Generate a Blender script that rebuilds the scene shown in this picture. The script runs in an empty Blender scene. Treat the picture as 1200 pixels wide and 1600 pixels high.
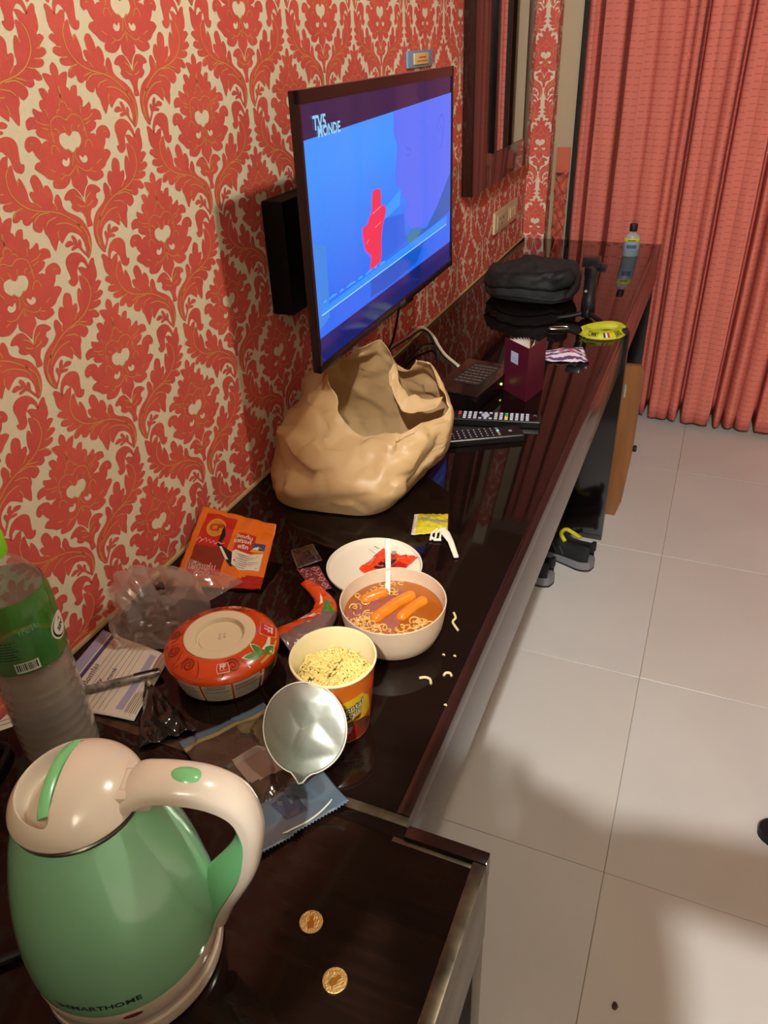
import bpy, bmesh, math, random
from mathutils import Vector as V, Matrix, noise
from mathutils.geometry import tessellate_polygon
S = bpy.context.scene
C = S.collection
R = math.radians
PI = math.pi
rnd = random.Random(7)

# ------------------------------------------------------------------ camera, world, lights, exposure
def build_camera():
    cd = bpy.data.cameras.new('camera'); co = bpy.data.objects.new('camera', cd); C.objects.link(co)
    yaw, pit, rol = R(24.0065), R(32.1168), R(-2.5889)
    f = V((-math.sin(yaw)*math.cos(pit), math.cos(yaw)*math.cos(pit), -math.sin(pit)))
    r = V((math.cos(yaw), math.sin(yaw), 0)); u = r.cross(f)
    c, s = math.cos(rol), math.sin(rol)
    r, u = c*r + s*u, -s*r + c*u
    m = Matrix((r, u, -f)).transposed().to_4x4(); m.translation = V((0.75, 0, 1.485))
    co.matrix_world = m
    cd.sensor_fit = 'VERTICAL'; cd.sensor_height = 24; cd.lens = 1183.16/1600*24
    cd.clip_start = 0.02
    S.camera = co
build_camera()
w = bpy.data.worlds.new('world'); S.world = w; w.use_nodes = True
w.node_tree.nodes['Background'].inputs[0].default_value = (0.10, 0.075, 0.05, 1)
w.node_tree.nodes['Background'].inputs[1].default_value = 0.10
def lamp(name, loc, power, col, radius, spot=None, blend=.5, target=None):
    ld = bpy.data.lights.new(name, 'SPOT' if spot else 'POINT'); ld.energy = power; ld.color = col
    ld.shadow_soft_size = radius
    if spot: ld.spot_size = R(spot); ld.spot_blend = blend
    lo = bpy.data.objects.new(name, ld); lo.location = loc; C.objects.link(lo)
    if target: lo.rotation_euler = (V(target)-V(loc)).to_track_quat('-Z', 'Y').to_euler()
    return lo
lamp('wall_washer_light', (0.88, 0.945, 2.10), 34, (1.0, .92, .76), .03, spot=134, blend=.7, target=(0, .945, 1.5))
lamp('entry_lamp_light', (0.95, -1.00, 2.72), 345, (1.0, .98, .95), .03)
S.view_settings.view_transform = 'Standard'; S.view_settings.look = 'None'
S.view_settings.exposure = 0; S.view_settings.gamma = 1; S.view_settings.use_curve_mapping = False

# ------------------------------------------------------------------ materials
def hexc(h):
    h = h.lstrip('#'); o = []
    for i in (0, 2, 4):
        c = int(h[i:i+2], 16)/255
        o.append(c/12.92 if c <= .04045 else ((c+.055)/1.055)**2.4)
    return (*o, 1)
MT = {}
def mat(name, col, rough=.5, metal=0, spec=.5, coat=0, trans=0, ior=1.45, emit=0, var=None, bump=None, sss=0, film=0, transl=0):
    """Principled material; var=(scale, colour2, stretch xyz), bump=(scale, strength); film = share of see-through; transl = share of translucent"""
    if name in MT: return MT[name]
    m = bpy.data.materials.new(name); m.use_nodes = True; nt = m.node_tree; n = nt.nodes; L = nt.links
    b = n['Principled BSDF']; c = hexc(col)
    b.inputs['Base Color'].default_value = c; b.inputs['Roughness'].default_value = rough
    b.inputs['Metallic'].default_value = metal; b.inputs['Specular IOR Level'].default_value = spec
    b.inputs['Coat Weight'].default_value = coat; b.inputs['Coat Roughness'].default_value = .06
    b.inputs['Transmission Weight'].default_value = trans; b.inputs['IOR'].default_value = ior
    if sss:
        b.inputs['Subsurface Weight'].default_value = sss; b.inputs['Subsurface Radius'].default_value = (.01, .006, .003)
    if emit:
        b.inputs['Emission Color'].default_value = c; b.inputs['Emission Strength'].default_value = emit
    if var or bump:
        tc = n.new('ShaderNodeTexCoord')
    if var:
        mp = n.new('ShaderNodeMapping'); L.new(tc.outputs['Object'], mp.inputs[0])
        if len(var) > 2: mp.inputs['Scale'].default_value = var[2]
        t = n.new('ShaderNodeTexNoise'); t.inputs['Scale'].default_value = var[0]; t.inputs['Detail'].default_value = 6
        L.new(mp.outputs[0], t.inputs['Vector'])
        r = n.new('ShaderNodeValToRGB'); r.color_ramp.elements[0].color = c; r.color_ramp.elements[1].color = hexc(var[1])
        r.color_ramp.elements[0].position = .35; r.color_ramp.elements[1].position = .68
        L.new(t.outputs[0], r.inputs[0]); L.new(r.outputs[0], b.inputs['Base Color'])
    if bump:
        t = n.new('ShaderNodeTexNoise'); t.inputs['Scale'].default_value = bump[0]; t.inputs['Detail'].default_value = 4
        L.new(tc.outputs['Object'], t.inputs['Vector'])
        bp = n.new('ShaderNodeBump'); bp.inputs['Strength'].default_value = bump[1]; bp.inputs['Distance'].default_value = .002
        L.new(t.outputs[0], bp.inputs['Height']); L.new(bp.outputs[0], b.inputs['Normal'])
    out = n['Material Output']; last = b.outputs[0]
    if transl:
        tl = n.new('ShaderNodeBsdfTranslucent'); tl.inputs[0].default_value = c
        mx = n.new('ShaderNodeMixShader'); mx.inputs[0].default_value = transl
        L.new(last, mx.inputs[1]); L.new(tl.outputs[0], mx.inputs[2]); last = mx.outputs[0]
    if film:
        tp = n.new('ShaderNodeBsdfTransparent'); mx = n.new('ShaderNodeMixShader'); mx.inputs[0].default_value = film
        L.new(last, mx.inputs[1]); L.new(tp.outputs[0], mx.inputs[2]); last = mx.outputs[0]
    L.new(last, out.inputs[0])
    MT[name] = m
    return m
def glow(name, col, s=1.0):
    if name in MT: return MT[name]
    m = bpy.data.materials.new(name); m.use_nodes = True; b = m.node_tree.nodes['Principled BSDF']
    b.inputs['Base Color'].default_value = (.004, .004, .006, 1); b.inputs['Roughness'].default_value = .08
    b.inputs['Emission Color'].default_value = hexc(col); b.inputs['Emission Strength'].default_value = s
    MT[name] = m; return m

# ------------------------------------------------------------------ mesh helpers
class MB:
    """collects shapes in local coordinates and links them as ONE mesh object"""
    def __init__(s): s.v = []; s.f = []; s.m = []; s.mats = []
    def mi(s, m):
        if m not in s.mats: s.mats.append(m)
        return s.mats.index(m)
    def add(s, vs, fs, m):
        o = len(s.v); k = s.mi(m)
        s.v += [tuple(p) for p in vs]; s.f += [tuple(i+o for i in f) for f in fs]; s.m += [k]*len(fs)
        return s
    def box(s, x0, y0, z0, x1, y1, z1, m, bev=0, rot=None, seg=2):
        bm = bmesh.new(); bmesh.ops.create_cube(bm, size=1)
        for v in bm.verts: v.co = V(((x0+x1)/2+v.co.x*(x1-x0), (y0+y1)/2+v.co.y*(y1-y0), (z0+z1)/2+v.co.z*(z1-z0)))
        if bev: bmesh.ops.bevel(bm, geom=bm.edges[:], offset=bev, segments=seg, profile=.7, affect='EDGES')
        bm.verts.index_update()
        vs = [v.co.copy() for v in bm.verts]; fs = [[v.index for v in f.verts] for f in bm.faces]; bm.free()
        if rot: vs = [rot @ v for v in vs]
        return s.add(vs, fs, m)
    def lathe(s, prof, m, n=48, o=(0, 0, 0), mats=None, tr=None):
        vs = []; fs = []; k = len(prof)
        for r, z in prof:
            for i in range(n):
                a = 2*PI*i/n; p = V((o[0]+r*math.cos(a), o[1]+r*math.sin(a), o[2]+z)); vs.append(tr @ p if tr else p)
        if mats is None:
            for j in range(k-1):
                for i in range(n):
                    fs.append((j*n+i, j*n+(i+1) % n, (j+1)*n+(i+1) % n, (j+1)*n+i))
            return s.add(vs, fs, m)
        off = len(s.v); s.v += [tuple(p) for p in vs]
        for j in range(k-1):
            q = s.mi(mats[j] or m)
            for i in range(n):
                s.f.append(tuple(off+a for a in (j*n+i, j*n+(i+1) % n, (j+1)*n+(i+1) % n, (j+1)*n+i))); s.m.append(q)
        return s
    def tube(s, pts, r, m, n=8, cap=True, flat=1.0, up=None):
        pts = [V(p) for p in pts]; k = len(pts); vs = []; fs = []
        rr = r if isinstance(r, (list, tuple)) else [r]*k
        t0 = (pts[1]-pts[0]).normalized()
        nrm = V(up) if up else (V((0, 0, 1)) if abs(t0.z) < .9 else V((1, 0, 0)))
        for i, p in enumerate(pts):
            t = (pts[min(i+1, k-1)]-pts[max(i-1, 0)])
            if t.length < 1e-9: t = t0
            t = t.normalized()
            nrm = (nrm-t*nrm.dot(t))
            nrm = nrm.normalized() if nrm.length > 1e-6 else t.orthogonal().normalized()
            b = t.cross(nrm)
            for j in range(n):
                a = 2*PI*j/n; vs.append(p+(b*math.cos(a)+nrm*math.sin(a)*flat)*rr[i])
        for i in range(k-1):
            for j in range(n): fs.append((i*n+j, i*n+(j+1) % n, (i+1)*n+(j+1) % n, (i+1)*n+j))
        if cap: fs.append(tuple(range(n-1, -1, -1))); fs.append(tuple((k-1)*n+j for j in range(n)))
        return s.add(vs, fs, m)
    def grid(s, fn, nu, nv, m, closed=False, mfn=None):
        vs = []; fs = []; ms = []
        for j in range(nv+1):
            for i in range(nu+(0 if closed else 1)): vs.append(fn(i/nu, j/nv))
        W_ = nu if closed else nu+1
        off = len(s.v)
        for j in range(nv):
            for i in range(nu):
                fs.append((j*W_+i, j*W_+(i+1) % W_ if closed else j*W_+i+1, (j+1)*W_+((i+1) % W_ if closed else i+1), (j+1)*W_+i))
                ms.append(s.mi(mfn((i+.5)/nu, (j+.5)/nv)) if mfn else s.mi(m))
        s.v += [tuple(p) for p in vs]; s.f += [tuple(a+off for a in f) for f in fs]; s.m += ms
        return s
    def poly(s, pts, m, surf, off=.0003, maxlen=None):
        """flat print: a 2D outline laid on a surface function surf(u, v, off)"""
        tri = tessellate_polygon([[V((p[0], p[1], 0)) for p in pts]])
        return s.tris([(p[0], p[1]) for p in pts], [tuple(t) for t in tri], m, surf, off, maxlen)
    def tris(s, p2, tri, m, surf, off, maxlen=None):
        p2 = list(p2); tri = list(tri)
        if maxlen:
            cache = {}; out = []
            while tri:
                t = tri.pop()
                e = max(((t[0], t[1], t[2]), (t[1], t[2], t[0]), (t[2], t[0], t[1])), key=lambda q: (p2[q[0]][0]-p2[q[1]][0])**2+(p2[q[0]][1]-p2[q[1]][1])**2)
                a, b, c = e
                if (p2[a][0]-p2[b][0])**2+(p2[a][1]-p2[b][1])**2 > maxlen**2:
                    k = (min(a, b), max(a, b))
                    if k not in cache: cache[k] = len(p2); p2.append(((p2[a][0]+p2[b][0])/2, (p2[a][1]+p2[b][1])/2))
                    q = cache[k]; tri.append((a, q, c)); tri.append((q, b, c))
                else: out.append(t)
            tri = out
        return s.add([surf(p[0], p[1], off) for p in p2], tri, m)
    def rect(s, u0, v0, u1, v1, m, surf, off=.0003, maxlen=None):
        return s.poly([(u0, v0), (u1, v0), (u1, v1), (u0, v1)], m, surf, off, maxlen)
    def line(s, pts, wd, m, surf, off=.0004):
        """a printed line of width wd"""
        L_ = []; Rr = []
        k = len(pts)
        for i in range(k):
            a = pts[max(i-1, 0)]; b = pts[min(i+1, k-1)]
            dx, dy = b[0]-a[0], b[1]-a[1]; l = math.hypot(dx, dy) or 1
            h = wd/2*(1 if 0 < i < k-1 else .5)
            L_.append((pts[i][0]-dy/l*h, pts[i][1]+dx/l*h)); Rr.append((pts[i][0]+dy/l*h, pts[i][1]-dx/l*h))
        return s.add([surf(p[0], p[1], off) for p in L_+Rr], [(i, i+1, k+i+1, k+i) for i in range(k-1)], m)
    def text(s, body, size, u, v, m, surf, off=.0005, ang=0, al='CENTER', maxlen=None, sx=1, shear=0, bold=0):
        p2, tr = text_mesh(body, al, bold)
        ca, sa = math.cos(ang), math.sin(ang)
        q = []
        for x, y in p2:
            x, y = (x+shear*y)*size*sx, y*size
            q.append((u+x*ca-y*sa, v+x*sa+y*ca))
        return s.tris(q, tr, m, surf, off, maxlen)
    def build(s, name, parent=None, loc=None, smooth=True, rotz=0, solid=0, sub=0, auto=35):
        me = bpy.data.meshes.new(name); me.from_pydata(s.v, [], s.f)
        for m in s.mats: me.materials.append(m)
        me.polygons.foreach_set('material_index', s.m)
        me.update()
        if smooth:
            me.polygons.foreach_set('use_smooth', [True]*len(me.polygons))
            if auto: me.set_sharp_from_angle(angle=R(auto))
        ob = bpy.data.objects.new(name, me); C.objects.link(ob)
        if parent: ob.parent = parent
        if loc: ob.location = loc
        ob.rotation_euler.z = rotz
        if solid:
            q = ob.modifiers.new('thickness', 'SOLIDIFY'); q.thickness = solid; q.offset = 0
        if sub:
            q = ob.modifiers.new('smooth', 'SUBSURF'); q.levels = sub; q.render_levels = sub
        return ob
_tc = {}
def text_mesh(body, al, bold=0):
    k = (body, al, bold)
    if k not in _tc:
        cu = bpy.data.curves.new('t', 'FONT'); cu.body = body; cu.size = 1; cu.align_x = al; cu.align_y = 'CENTER'; cu.resolution_u = 2; cu.offset = bold
        ob = bpy.data.objects.new('t', cu); C.objects.link(ob)
        e = ob.evaluated_get(bpy.context.evaluated_depsgraph_get()); me = e.to_mesh()
        me.calc_loop_triangles()
        _tc[k] = ([(v.co.x, v.co.y) for v in me.vertices], [tuple(t.vertices) for t in me.loop_triangles])
        e.to_mesh_clear(); bpy.data.objects.remove(ob); bpy.data.curves.remove(cu)
    return _tc[k]
def tag(o, label=None, cat=None, group=None, kind=None):
    if label: o['label'] = label
    if cat: o['category'] = cat
    if group: o['group'] = group
    if kind: o['kind'] = kind
    return o
def thing(name, label, cat, loc=(0, 0, 0), rotz=0, group=None):
    o = bpy.data.objects.new(name, None); C.objects.link(o); o.empty_display_size = .02
    o.location = loc; o.rotation_euler = (0, 0, rotz)
    return tag(o, label, cat, group)
def copy_tree(o, parent=None):
    c = o.copy(); C.objects.link(c)
    if parent: c.parent = parent
    for ch in list(o.children): copy_tree(ch, c)
    return c
def spline(pts, n=6, closed=False):
    """Catmull-Rom through points"""
    pts = [V(p) for p in pts]; k = len(pts); out = []
    rng = k if closed else k-1
    for i in range(rng):
        if closed: a, b, c, d = pts[(i-1) % k], pts[i], pts[(i+1) % k], pts[(i+2) % k]
        else: a, b, c, d = pts[max(i-1, 0)], pts[i], pts[i+1], pts[min(i+2, k-1)]
        for j in range(n):
            t = j/n
            out.append(.5*((2*b)+(c-a)*t+(2*a-5*b+4*c-d)*t*t+(3*b-a-3*c+d)*t**3))
    if not closed: out.append(pts[-1])
    return out
def interp(tab, x):
    for (x0, y0), (x1, y1) in zip(tab, tab[1:]):
        if x <= x1: return y0+(y1-y0)*max(0, (x-x0))/((x1-x0) or 1)
    return tab[-1][1]
def plane(o, ux, uy):
    o, ux, uy = V(o), V(ux).normalized(), V(uy); uy = (uy-ux*uy.dot(ux)).normalized(); n = ux.cross(uy)
    return lambda u, v, off=0: o+ux*u+uy*v+n*off
def cyl(rfn, z0=0, a0=0):
    """u = arc length from angle a0, v = height"""
    def f(u, v, off=0):
        r = rfn(v) if callable(rfn) else rfn
        r0 = rfn(0) if callable(rfn) else rfn
        a = a0+u/ (rfn(.0) if callable(rfn) else rfn)
        return V(((r+off)*math.cos(a), (r+off)*math.sin(a), z0+v))
    return f
def facet(p, sc, seed=0):
    """crumpled film: flat facets with sharp creases, about -1..1"""
    q = V(p)*sc+V((seed*7.1, seed*3.3, seed*1.7))
    d, c = noise.voronoi(q); h = 0; ws = 0
    for k in range(4):
        r_ = noise.cell_vector(c[k]*91.7+V((.5, .5, .5))); w_ = math.exp(-(d[k]-d[0])*26); ws += w_
        h += w_*(q-c[k]).dot(V(r_)-V((.5, .5, .5)))*2.4
    return h/ws
def film_mat(name, tint, haze, rough=.06, gloss=.22, hz=None):
    """thin clear plastic: see-through, mirror-like at a slant, with a share of milky haze"""
    m = bpy.data.materials.new(name); m.use_nodes = True; nt = m.node_tree; n = nt.nodes; L = nt.links
    n.remove(n['Principled BSDF']); out = n['Material Output']
    tp = n.new('ShaderNodeBsdfTransparent'); tp.inputs[0].default_value = hexc(tint)
    gl_ = n.new('ShaderNodeBsdfGlossy'); gl_.inputs['Roughness'].default_value = rough; gl_.inputs[0].default_value = (1, 1, 1, 1)
    df = n.new('ShaderNodeBsdfDiffuse'); df.inputs[0].default_value = hexc(hz or tint); tl = n.new('ShaderNodeBsdfTranslucent'); tl.inputs[0].default_value = hexc(hz or tint)
    lw = n.new('ShaderNodeLayerWeight'); lw.inputs[0].default_value = .5
    m0 = n.new('ShaderNodeMixShader'); m0.inputs[0].default_value = .5; L.new(df.outputs[0], m0.inputs[1]); L.new(tl.outputs[0], m0.inputs[2])
    m1 = n.new('ShaderNodeMixShader'); m1.inputs[0].default_value = haze; L.new(tp.outputs[0], m1.inputs[1]); L.new(m0.outputs[0], m1.inputs[2])
    m2 = n.new('ShaderNodeMixShader'); pw = n.new('ShaderNodeMath'); pw.operation = 'POWER'; pw.inputs[1].default_value = 3.5; ma = n.new('ShaderNodeMath'); ma.operation = 'MULTIPLY_ADD'; ma.inputs[1].default_value = .55; ma.inputs[2].default_value = .035
    L.new(lw.outputs['Facing'], pw.inputs[0]); L.new(pw.outputs[0], ma.inputs[0]); L.new(ma.outputs[0], m2.inputs[0]); L.new(m1.outputs[0], m2.inputs[1]); L.new(gl_.outputs[0], m2.inputs[2])
    L.new(m2.outputs[0], out.inputs[0]); MT[name] = m; return m
def crumple(p, sc, seed=0):
    """creased height: ridged cellular noise in about -1..1"""
    q = V(p)*sc+V((seed*7.1, seed*3.3, seed*1.7))
    d = noise.voronoi(q)[0]
    return (d[1]-d[0])*1.6-.6+.35*noise.noise(q*1.9)

# ------------------------------------------------------------------ the setting
cream = mat('wallpaper_cream', '#ddd3b6', .75, bump=(260, .35))
red = mat('wallpaper_red', '#c9504a', .62, var=(14, '#d45c4e'), bump=(420, .3))
gold = mat('wallpaper_gold', '#d29a54', .5)
paint = mat('wall_paint', '#8a7a6c', .8, bump=(90, .1))
Z0 = .757        # desk top
YB = 3.23        # back wall
D_FLOWER = [(9,846),(54,801),(63,742),(54,708),(115,733),(200,736),(177,663),(135,590),(167,568),(178,532),(202,566),(242,594),(306,590),(306,544),(286,479),(332,476),(361,417),(336,357),(397,373),(468,404),(486,355),(473,319),(553,321),(627,280),(626,199),(546,201),(479,187),(517,171),(478,110),(365,67),(432,55),(469,34),(484,76),(533,115),(620,131),(694,105),(732,29),(694,-29),(633,-16),(601,-80),(554,-136),(623,-150),(668,-195),(629,-241),(556,-289),(502,-339),(418,-367),(440,-381),(450,-434),(403,-462),(287,-479),(193,-441),(153,-402),(132,-388),(138,-445),(123,-487),(74,-525),(42,-565),(0,-632)]
D_PALM = [(1,-700),(22,-645),(54,-582),(114,-512),(205,-506),(284,-539),(331,-587),(304,-612),(246,-620),(220,-667),(245,-701),(223,-738),(164,-774),(99,-780),(60,-837),(45,-880),(51,-940),(47,-975),(9,-980)]
D_SPRAY = [(152,-1338),(121,-1318),(71,-1245),(39,-1153),(37,-1056),(63,-967),(121,-871),(208,-805),(323,-744),(381,-683),(382,-601),(405,-535),(446,-524),(481,-559),(501,-609),(495,-655),(532,-602),(503,-550),(503,-469),(544,-406),(592,-401),(612,-427),(630,-348),(674,-274),(735,-265),(786,-312),(782,-381),(772,-438),(815,-427),(849,-443),(841,-496),(812,-551),(871,-524),(873,-429),(894,-338),(927,-272),(957,-270),(985,-303),(993,-222),(995,-129),(1035,-128),(1058,-148),(1033,-75),(1019,-28),(1088,-29),(1138,-58),(1175,-68),(1205,-36),(1250,6),(1300,33),(1332,9),(1324,-49),(1331,-120),(1315,-201),(1264,-261),(1318,-256),(1369,-292),(1323,-334),(1268,-376),(1326,-389),(1354,-436),(1287,-476),(1219,-490),(1276,-511),(1265,-558),(1189,-584),(1105,-583),(1165,-623),(1194,-696),(1126,-710),(1061,-687),(1051,-747),(980,-772),(908,-742),(930,-801),(914,-848),(840,-884),(796,-864),(776,-835),(767,-908),(732,-963),(710,-1058),(675,-1133),(630,-1086),(573,-1019),(544,-1075),(473,-1024),(383,-976),(289,-1000),(213,-1057),(180,-1123),(170,-1206),(186,-1296),(172,-1336)]
D_SPRIG = [(182,-1307),(189,-1259),(227,-1206),(230,-1170),(219,-1119),(240,-1087),(267,-1092),(283,-1126),(296,-1062),(341,-1016),(373,-1035),(359,-1075),(360,-1099),(399,-1070),(457,-1070),(508,-1105),(474,-1135),(397,-1132),(328,-1136),(391,-1149),(422,-1174),(386,-1191),(303,-1180),(262,-1214),(224,-1267)]
D_HOOK = [(209,-1451),(202,-1387),(232,-1319),(286,-1256),(367,-1218),(466,-1217),(542,-1256),(571,-1319),(558,-1406),(547,-1481),(558,-1509),(596,-1518),(576,-1578),(526,-1605),(469,-1591),(425,-1542),(416,-1450),(382,-1404),(321,-1352),(264,-1376),(235,-1432)]
D_HEART = [(12,67),(56,110),(114,109),(166,88),(184,22),(158,-29),(110,-66),(69,-62),(8,-113)]
D_COMMA = [(187,-163),(222,-200),(194,-241),(132,-243),(94,-205),(91,-156),(116,-167),(146,-188)]
D_VEINS = [[(12,603),(5,543),(-4,454),(-7,424)],[(61,368),(52,410),(12,453)],[(0,225),(60,276),(141,295),(237,260),(268,205),(275,130),(239,102)],[(0,225),(-11,262)],[(45,79),(59,162),(86,191)],[(157,110),(184,160),(228,166)],[(213,-90),(256,-19),(314,-3),(350,-51),(352,-95)],[(288,214),(399,235),(486,281)],[(306,169),(422,201)],[(272,289),(290,360),(314,379)],[(-7,-246),(68,-301),(141,-339),(210,-343),(274,-313)],[(10,-271),(12,-359)],[(356,-285),(462,-242)],[(227,-345),(322,-381)],[(67,-256),(32,-186),(19,-131),(54,-81),(118,-67)],[(122,312),(105,354),(57,358)],[(602,53),(650,59)],[(288,21),(277,87),(295,139)],[(151,-1313),(83,-1211),(88,-1067),(153,-961),(287,-844),(433,-751),(587,-694),(777,-653),(915,-603),(1019,-534),(1102,-438),(1133,-346),(1122,-226),(1067,-149)],[(168,-1024),(256,-933),(416,-855),(575,-842)],[(525,-761),(672,-787),(734,-840)],[(624,-700),(784,-691),(903,-759)],[(775,-659),(941,-704)],[(996,-573),(1121,-598),(1166,-654)],[(551,-911),(580,-971),(573,-1019)],[(532,-602),(491,-666),(510,-693)],[(957,-270),(993,-339)],[(1210,-392),(1296,-385)],[(1136,-491),(1238,-499)],[(812,-551),(729,-622)],[(106,-1253),(93,-1104)],[(3,-699),(51,-638),(141,-585)],[(16,-736),(95,-715),(142,-683)],[(171,-964),(215,-890)]]

def half_to_full(pts):
    p = [(max(0, p.x), p.y) for p in spline([(a, b, 0) for a, b in pts], 3)]; p[0] = (0, p[0][1]); p[-1] = (0, p[-1][1])
    return p+[(-a, b) for a, b in reversed(p[1:-1])]
def motif_mesh():
    """one damask repeat (units 0.1 mm): outlines, cut-outs, veins, as (verts, faces, material)"""
    q = MB(); s0 = lambda u, v, off=0: (u*1e-4, v*1e-4, off)
    k = dict(m=red, surf=s0)
    q.poly(half_to_full(D_FLOWER), red, s0, .0004); q.poly(half_to_full(D_PALM), red, s0, .0004)
    q.poly(half_to_full(D_HEART), cream, s0, .0006)
    for sg in (1, -1):
        fl = lambda pts: [(a*sg, b) for a, b in pts]
        rd = lambda d: [(p.x, p.y) for p in spline([(a, b, 0) for a, b in d], 3, True)]
        for d in (D_SPRAY, D_SPRIG, D_HOOK): q.poly(fl(rd(d)), red, s0, .0004)
        q.poly(fl(rd(D_COMMA)), cream, s0, .0006)
        for i, l in enumerate(D_VEINS): q.line(fl([(p.x, p.y) for p in spline([(a, b, 0) for a, b in l], 3)]), 15 if i > 16 else 12, gold, s0, .0008)
    return q
MOT = motif_mesh()
def paper(mb, surf, u0, u1, v0, v1, ou, ov):
    """lays repeats over a wall rectangle; the ones that cross its border are kept whole where their centre is inside"""
    j0 = int((v0-ov)/.138)-2
    for j in range(j0, j0+int((v1-v0)/.138)+4):
        for i in range(-9, 14):
            cu = ou+.281*i+(.1405 if j % 2 else 0); cv_ = ov+.138*j
            if u0 < cu < u1 and v0 < cv_ < v1:
                o = len(mb.v); mb.v += [tuple(surf(a+cu, b+cv_, c)) for a, b, c in MOT.v]
                mb.f += [tuple(x+o for x in f) for f in MOT.f]
                mm = [mb.mi(m) for m in MOT.mats]; mb.m += [mm[x] for x in MOT.m]
wl = MB(); wl.box(-.12, -1.9, 0, 0, YB, 2.8, cream)
def clip(mb, t, cuts):
    """adds builder t to mb after trimming it by planes (point, outward normal)"""
    bm = bmesh.new(); vs = [bm.verts.new(p) for p in t.v]
    for f, m in zip(t.f, t.m):
        try: bm.faces.new([vs[i] for i in f]).material_index = m
        except ValueError: pass
    for co, no in cuts: bmesh.ops.bisect_plane(bm, geom=bm.verts[:]+bm.edges[:]+bm.faces[:], plane_co=co, plane_no=no, clear_outer=True)
    bm.verts.index_update(); o = len(mb.v); mb.v += [tuple(v.co) for v in bm.verts]
    for f in bm.faces: mb.f.append(tuple(v.index+o for v in f.verts)); mb.m.append(mb.mi(t.mats[f.material_index]))
    bm.free()
paper(wl, lambda u, v, off: (off, u, v), .2, YB-.26, .5, 2.7, .795, 1.39)
t = MB(); paper(t, lambda u, v, off: (off, u, v), YB-.26, YB+.2, .5, 2.7, .795, 1.39); clip(wl, t, [((0, YB-.001, 0), (0, 1, 0))])
tag(wl.build('wall_left', auto=0, smooth=False), kind='structure')
wb = MB(); wb.box(0, YB, 0, .085, 3.46, 2.8, cream); wb.box(.085, 3.42, 0, 3.4, 3.46, 2.8, paint)
t = MB(); paper(t, lambda u, v, off: (u, YB-off, 1.402+(v-1.402)*1.05), -.3, .4, .5, 2.6, .045, 1.402); clip(wb, t, [((.001, 0, 0), (-1, 0, 0)), ((.085, 0, 0), (1, 0, 0))])
t = MB(); paper(t, lambda u, v, off: (.085+off, YB+u, 1.402+(v-1.402)*1.05), -.3, .5, .5, 2.6, .20, 1.34); clip(wb, t, [((0, YB, 0), (0, -1, 0)), ((0, 3.419, 0), (0, 1, 0))])
tag(wb.build('wall_back', auto=0, smooth=False), kind='structure')
for nm, b in (('wall_right', (3.4, -1.9, 0, 3.5, 3.46, 2.8)), ('wall_front', (-.12, -2.0, 0, 3.5, -1.9, 2.8)), ('wall_light_blocker', (0, -1.5, 0, .78, -.525, 2.8))):  # last one is an added unseen blocker keeping the rear lamp off the patterned wall
    tag(MB().box(*b, mat('entry_paint', '#d6cab6', .8) if nm == 'wall_front' else paint).build(nm, smooth=False), kind='structure')
tag(MB().box(-.12, -2.0, 2.8, 3.5, 3.46, 2.9, mat('ceiling_paint', '#b5aa98', .85)).build('ceiling', smooth=False), kind='structure')
jb = MB(); jb.box(.0855, 3.30, .3, .168, 3.4195, 2.6, mat('jamb_cream', '#b3a183', .6), .003)
tag(jb.build('trim_1'), kind='structure')
tag(MB().box(.0012, .47, Z0+.0005, .0075, YB-.002, Z0+.006, mat('caulk', '#b89a6a', .6), .0015).build('trim_2'), kind='structure')
# floor: grout bed and one object per tile
grout = mat('grout', '#938878', .85)
tm = [mat('floor_tile', '#c6c4c0', .32, var=(3.5, '#cdcbc6'), bump=(150, .04)), mat('floor_tile_warm', '#c7c3bd', .32, var=(3.5, '#cbc8c2'), bump=(150, .04))]
fl = tag(MB().box(-.1, -1.9, -.06, 3.4, 3.46, -.0022, grout).build('floor', smooth=False), kind='structure')
tiles = []
for m in tm: tiles.append(MB().box(-.2992, -.2992, -.009, .2992, .2992, 0, m, .0005, seg=1).build('tile', fl).data)
for o in list(fl.children): bpy.data.objects.remove(o)
for i in range(-1, 4):
    for j in range(-5, 4):
        o = bpy.data.objects.new('tile', tiles[(i*3+j*5) % 2]); C.objects.link(o); o.parent = fl
        o.location = (.76+.6*i+.3, 1.015+.6*j+.3, rnd.uniform(-.0004, 0))

# ------------------------------------------------------------------ desk and minibar cabinet
def glass_black(name, c1, c2):
    return mat(name, c1, .035, spec=.46, coat=0, var=(9, c2, (1, 12, 1)))
gl = glass_black('black_gloss', '#0d0605', '#140a07')
gl2 = mat('black_gloss_side', '#0b0809', .12, spec=.6)
trimw = mat('dark_wood_edge', '#2b1512', .14, spec=.6, var=(20, '#1c0d0b', (1, 8, 8)))
fasc = mat('fascia_laminate', '#2a2622', .2, spec=.6, coat=.25)
steel = mat('worn_metal_edge', '#6e6656', .32, metal=.85, var=(40, '#3f3a32', (1, 1, 6)))
d = thing('desk', 'long black glossy writing desk built along the patterned wall', 'desk', (.28, 1.85, 0))
L = lambda x, y: (x-.28, y-1.85)
def dbox(name, x0, y0, z0, x1, y1, z1, m, bev=.001): return MB().box(x0-.28, y0-1.85, z0, x1-.28, y1-1.85, z1, m, bev).build(name, d)
dbox('desk_top', .002, .486, Z0-.03, .532, YB-.004, Z0, gl)
dbox('edge_trim', .532, .486, Z0-.03, .548, YB-.004, Z0+.0008, trimw, .002)
dbox('joint_strip', .002, .474, Z0-.03, .548, .486, Z0-.0006, steel, .0005)
dbox('fascia', .530, .474, Z0-.145, .5475, YB-.004, Z0-.03, fasc)
dbox('leg_panel', .02, 2.235, 0, .56, 2.262, Z0-.03, gl2, .002)
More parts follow.
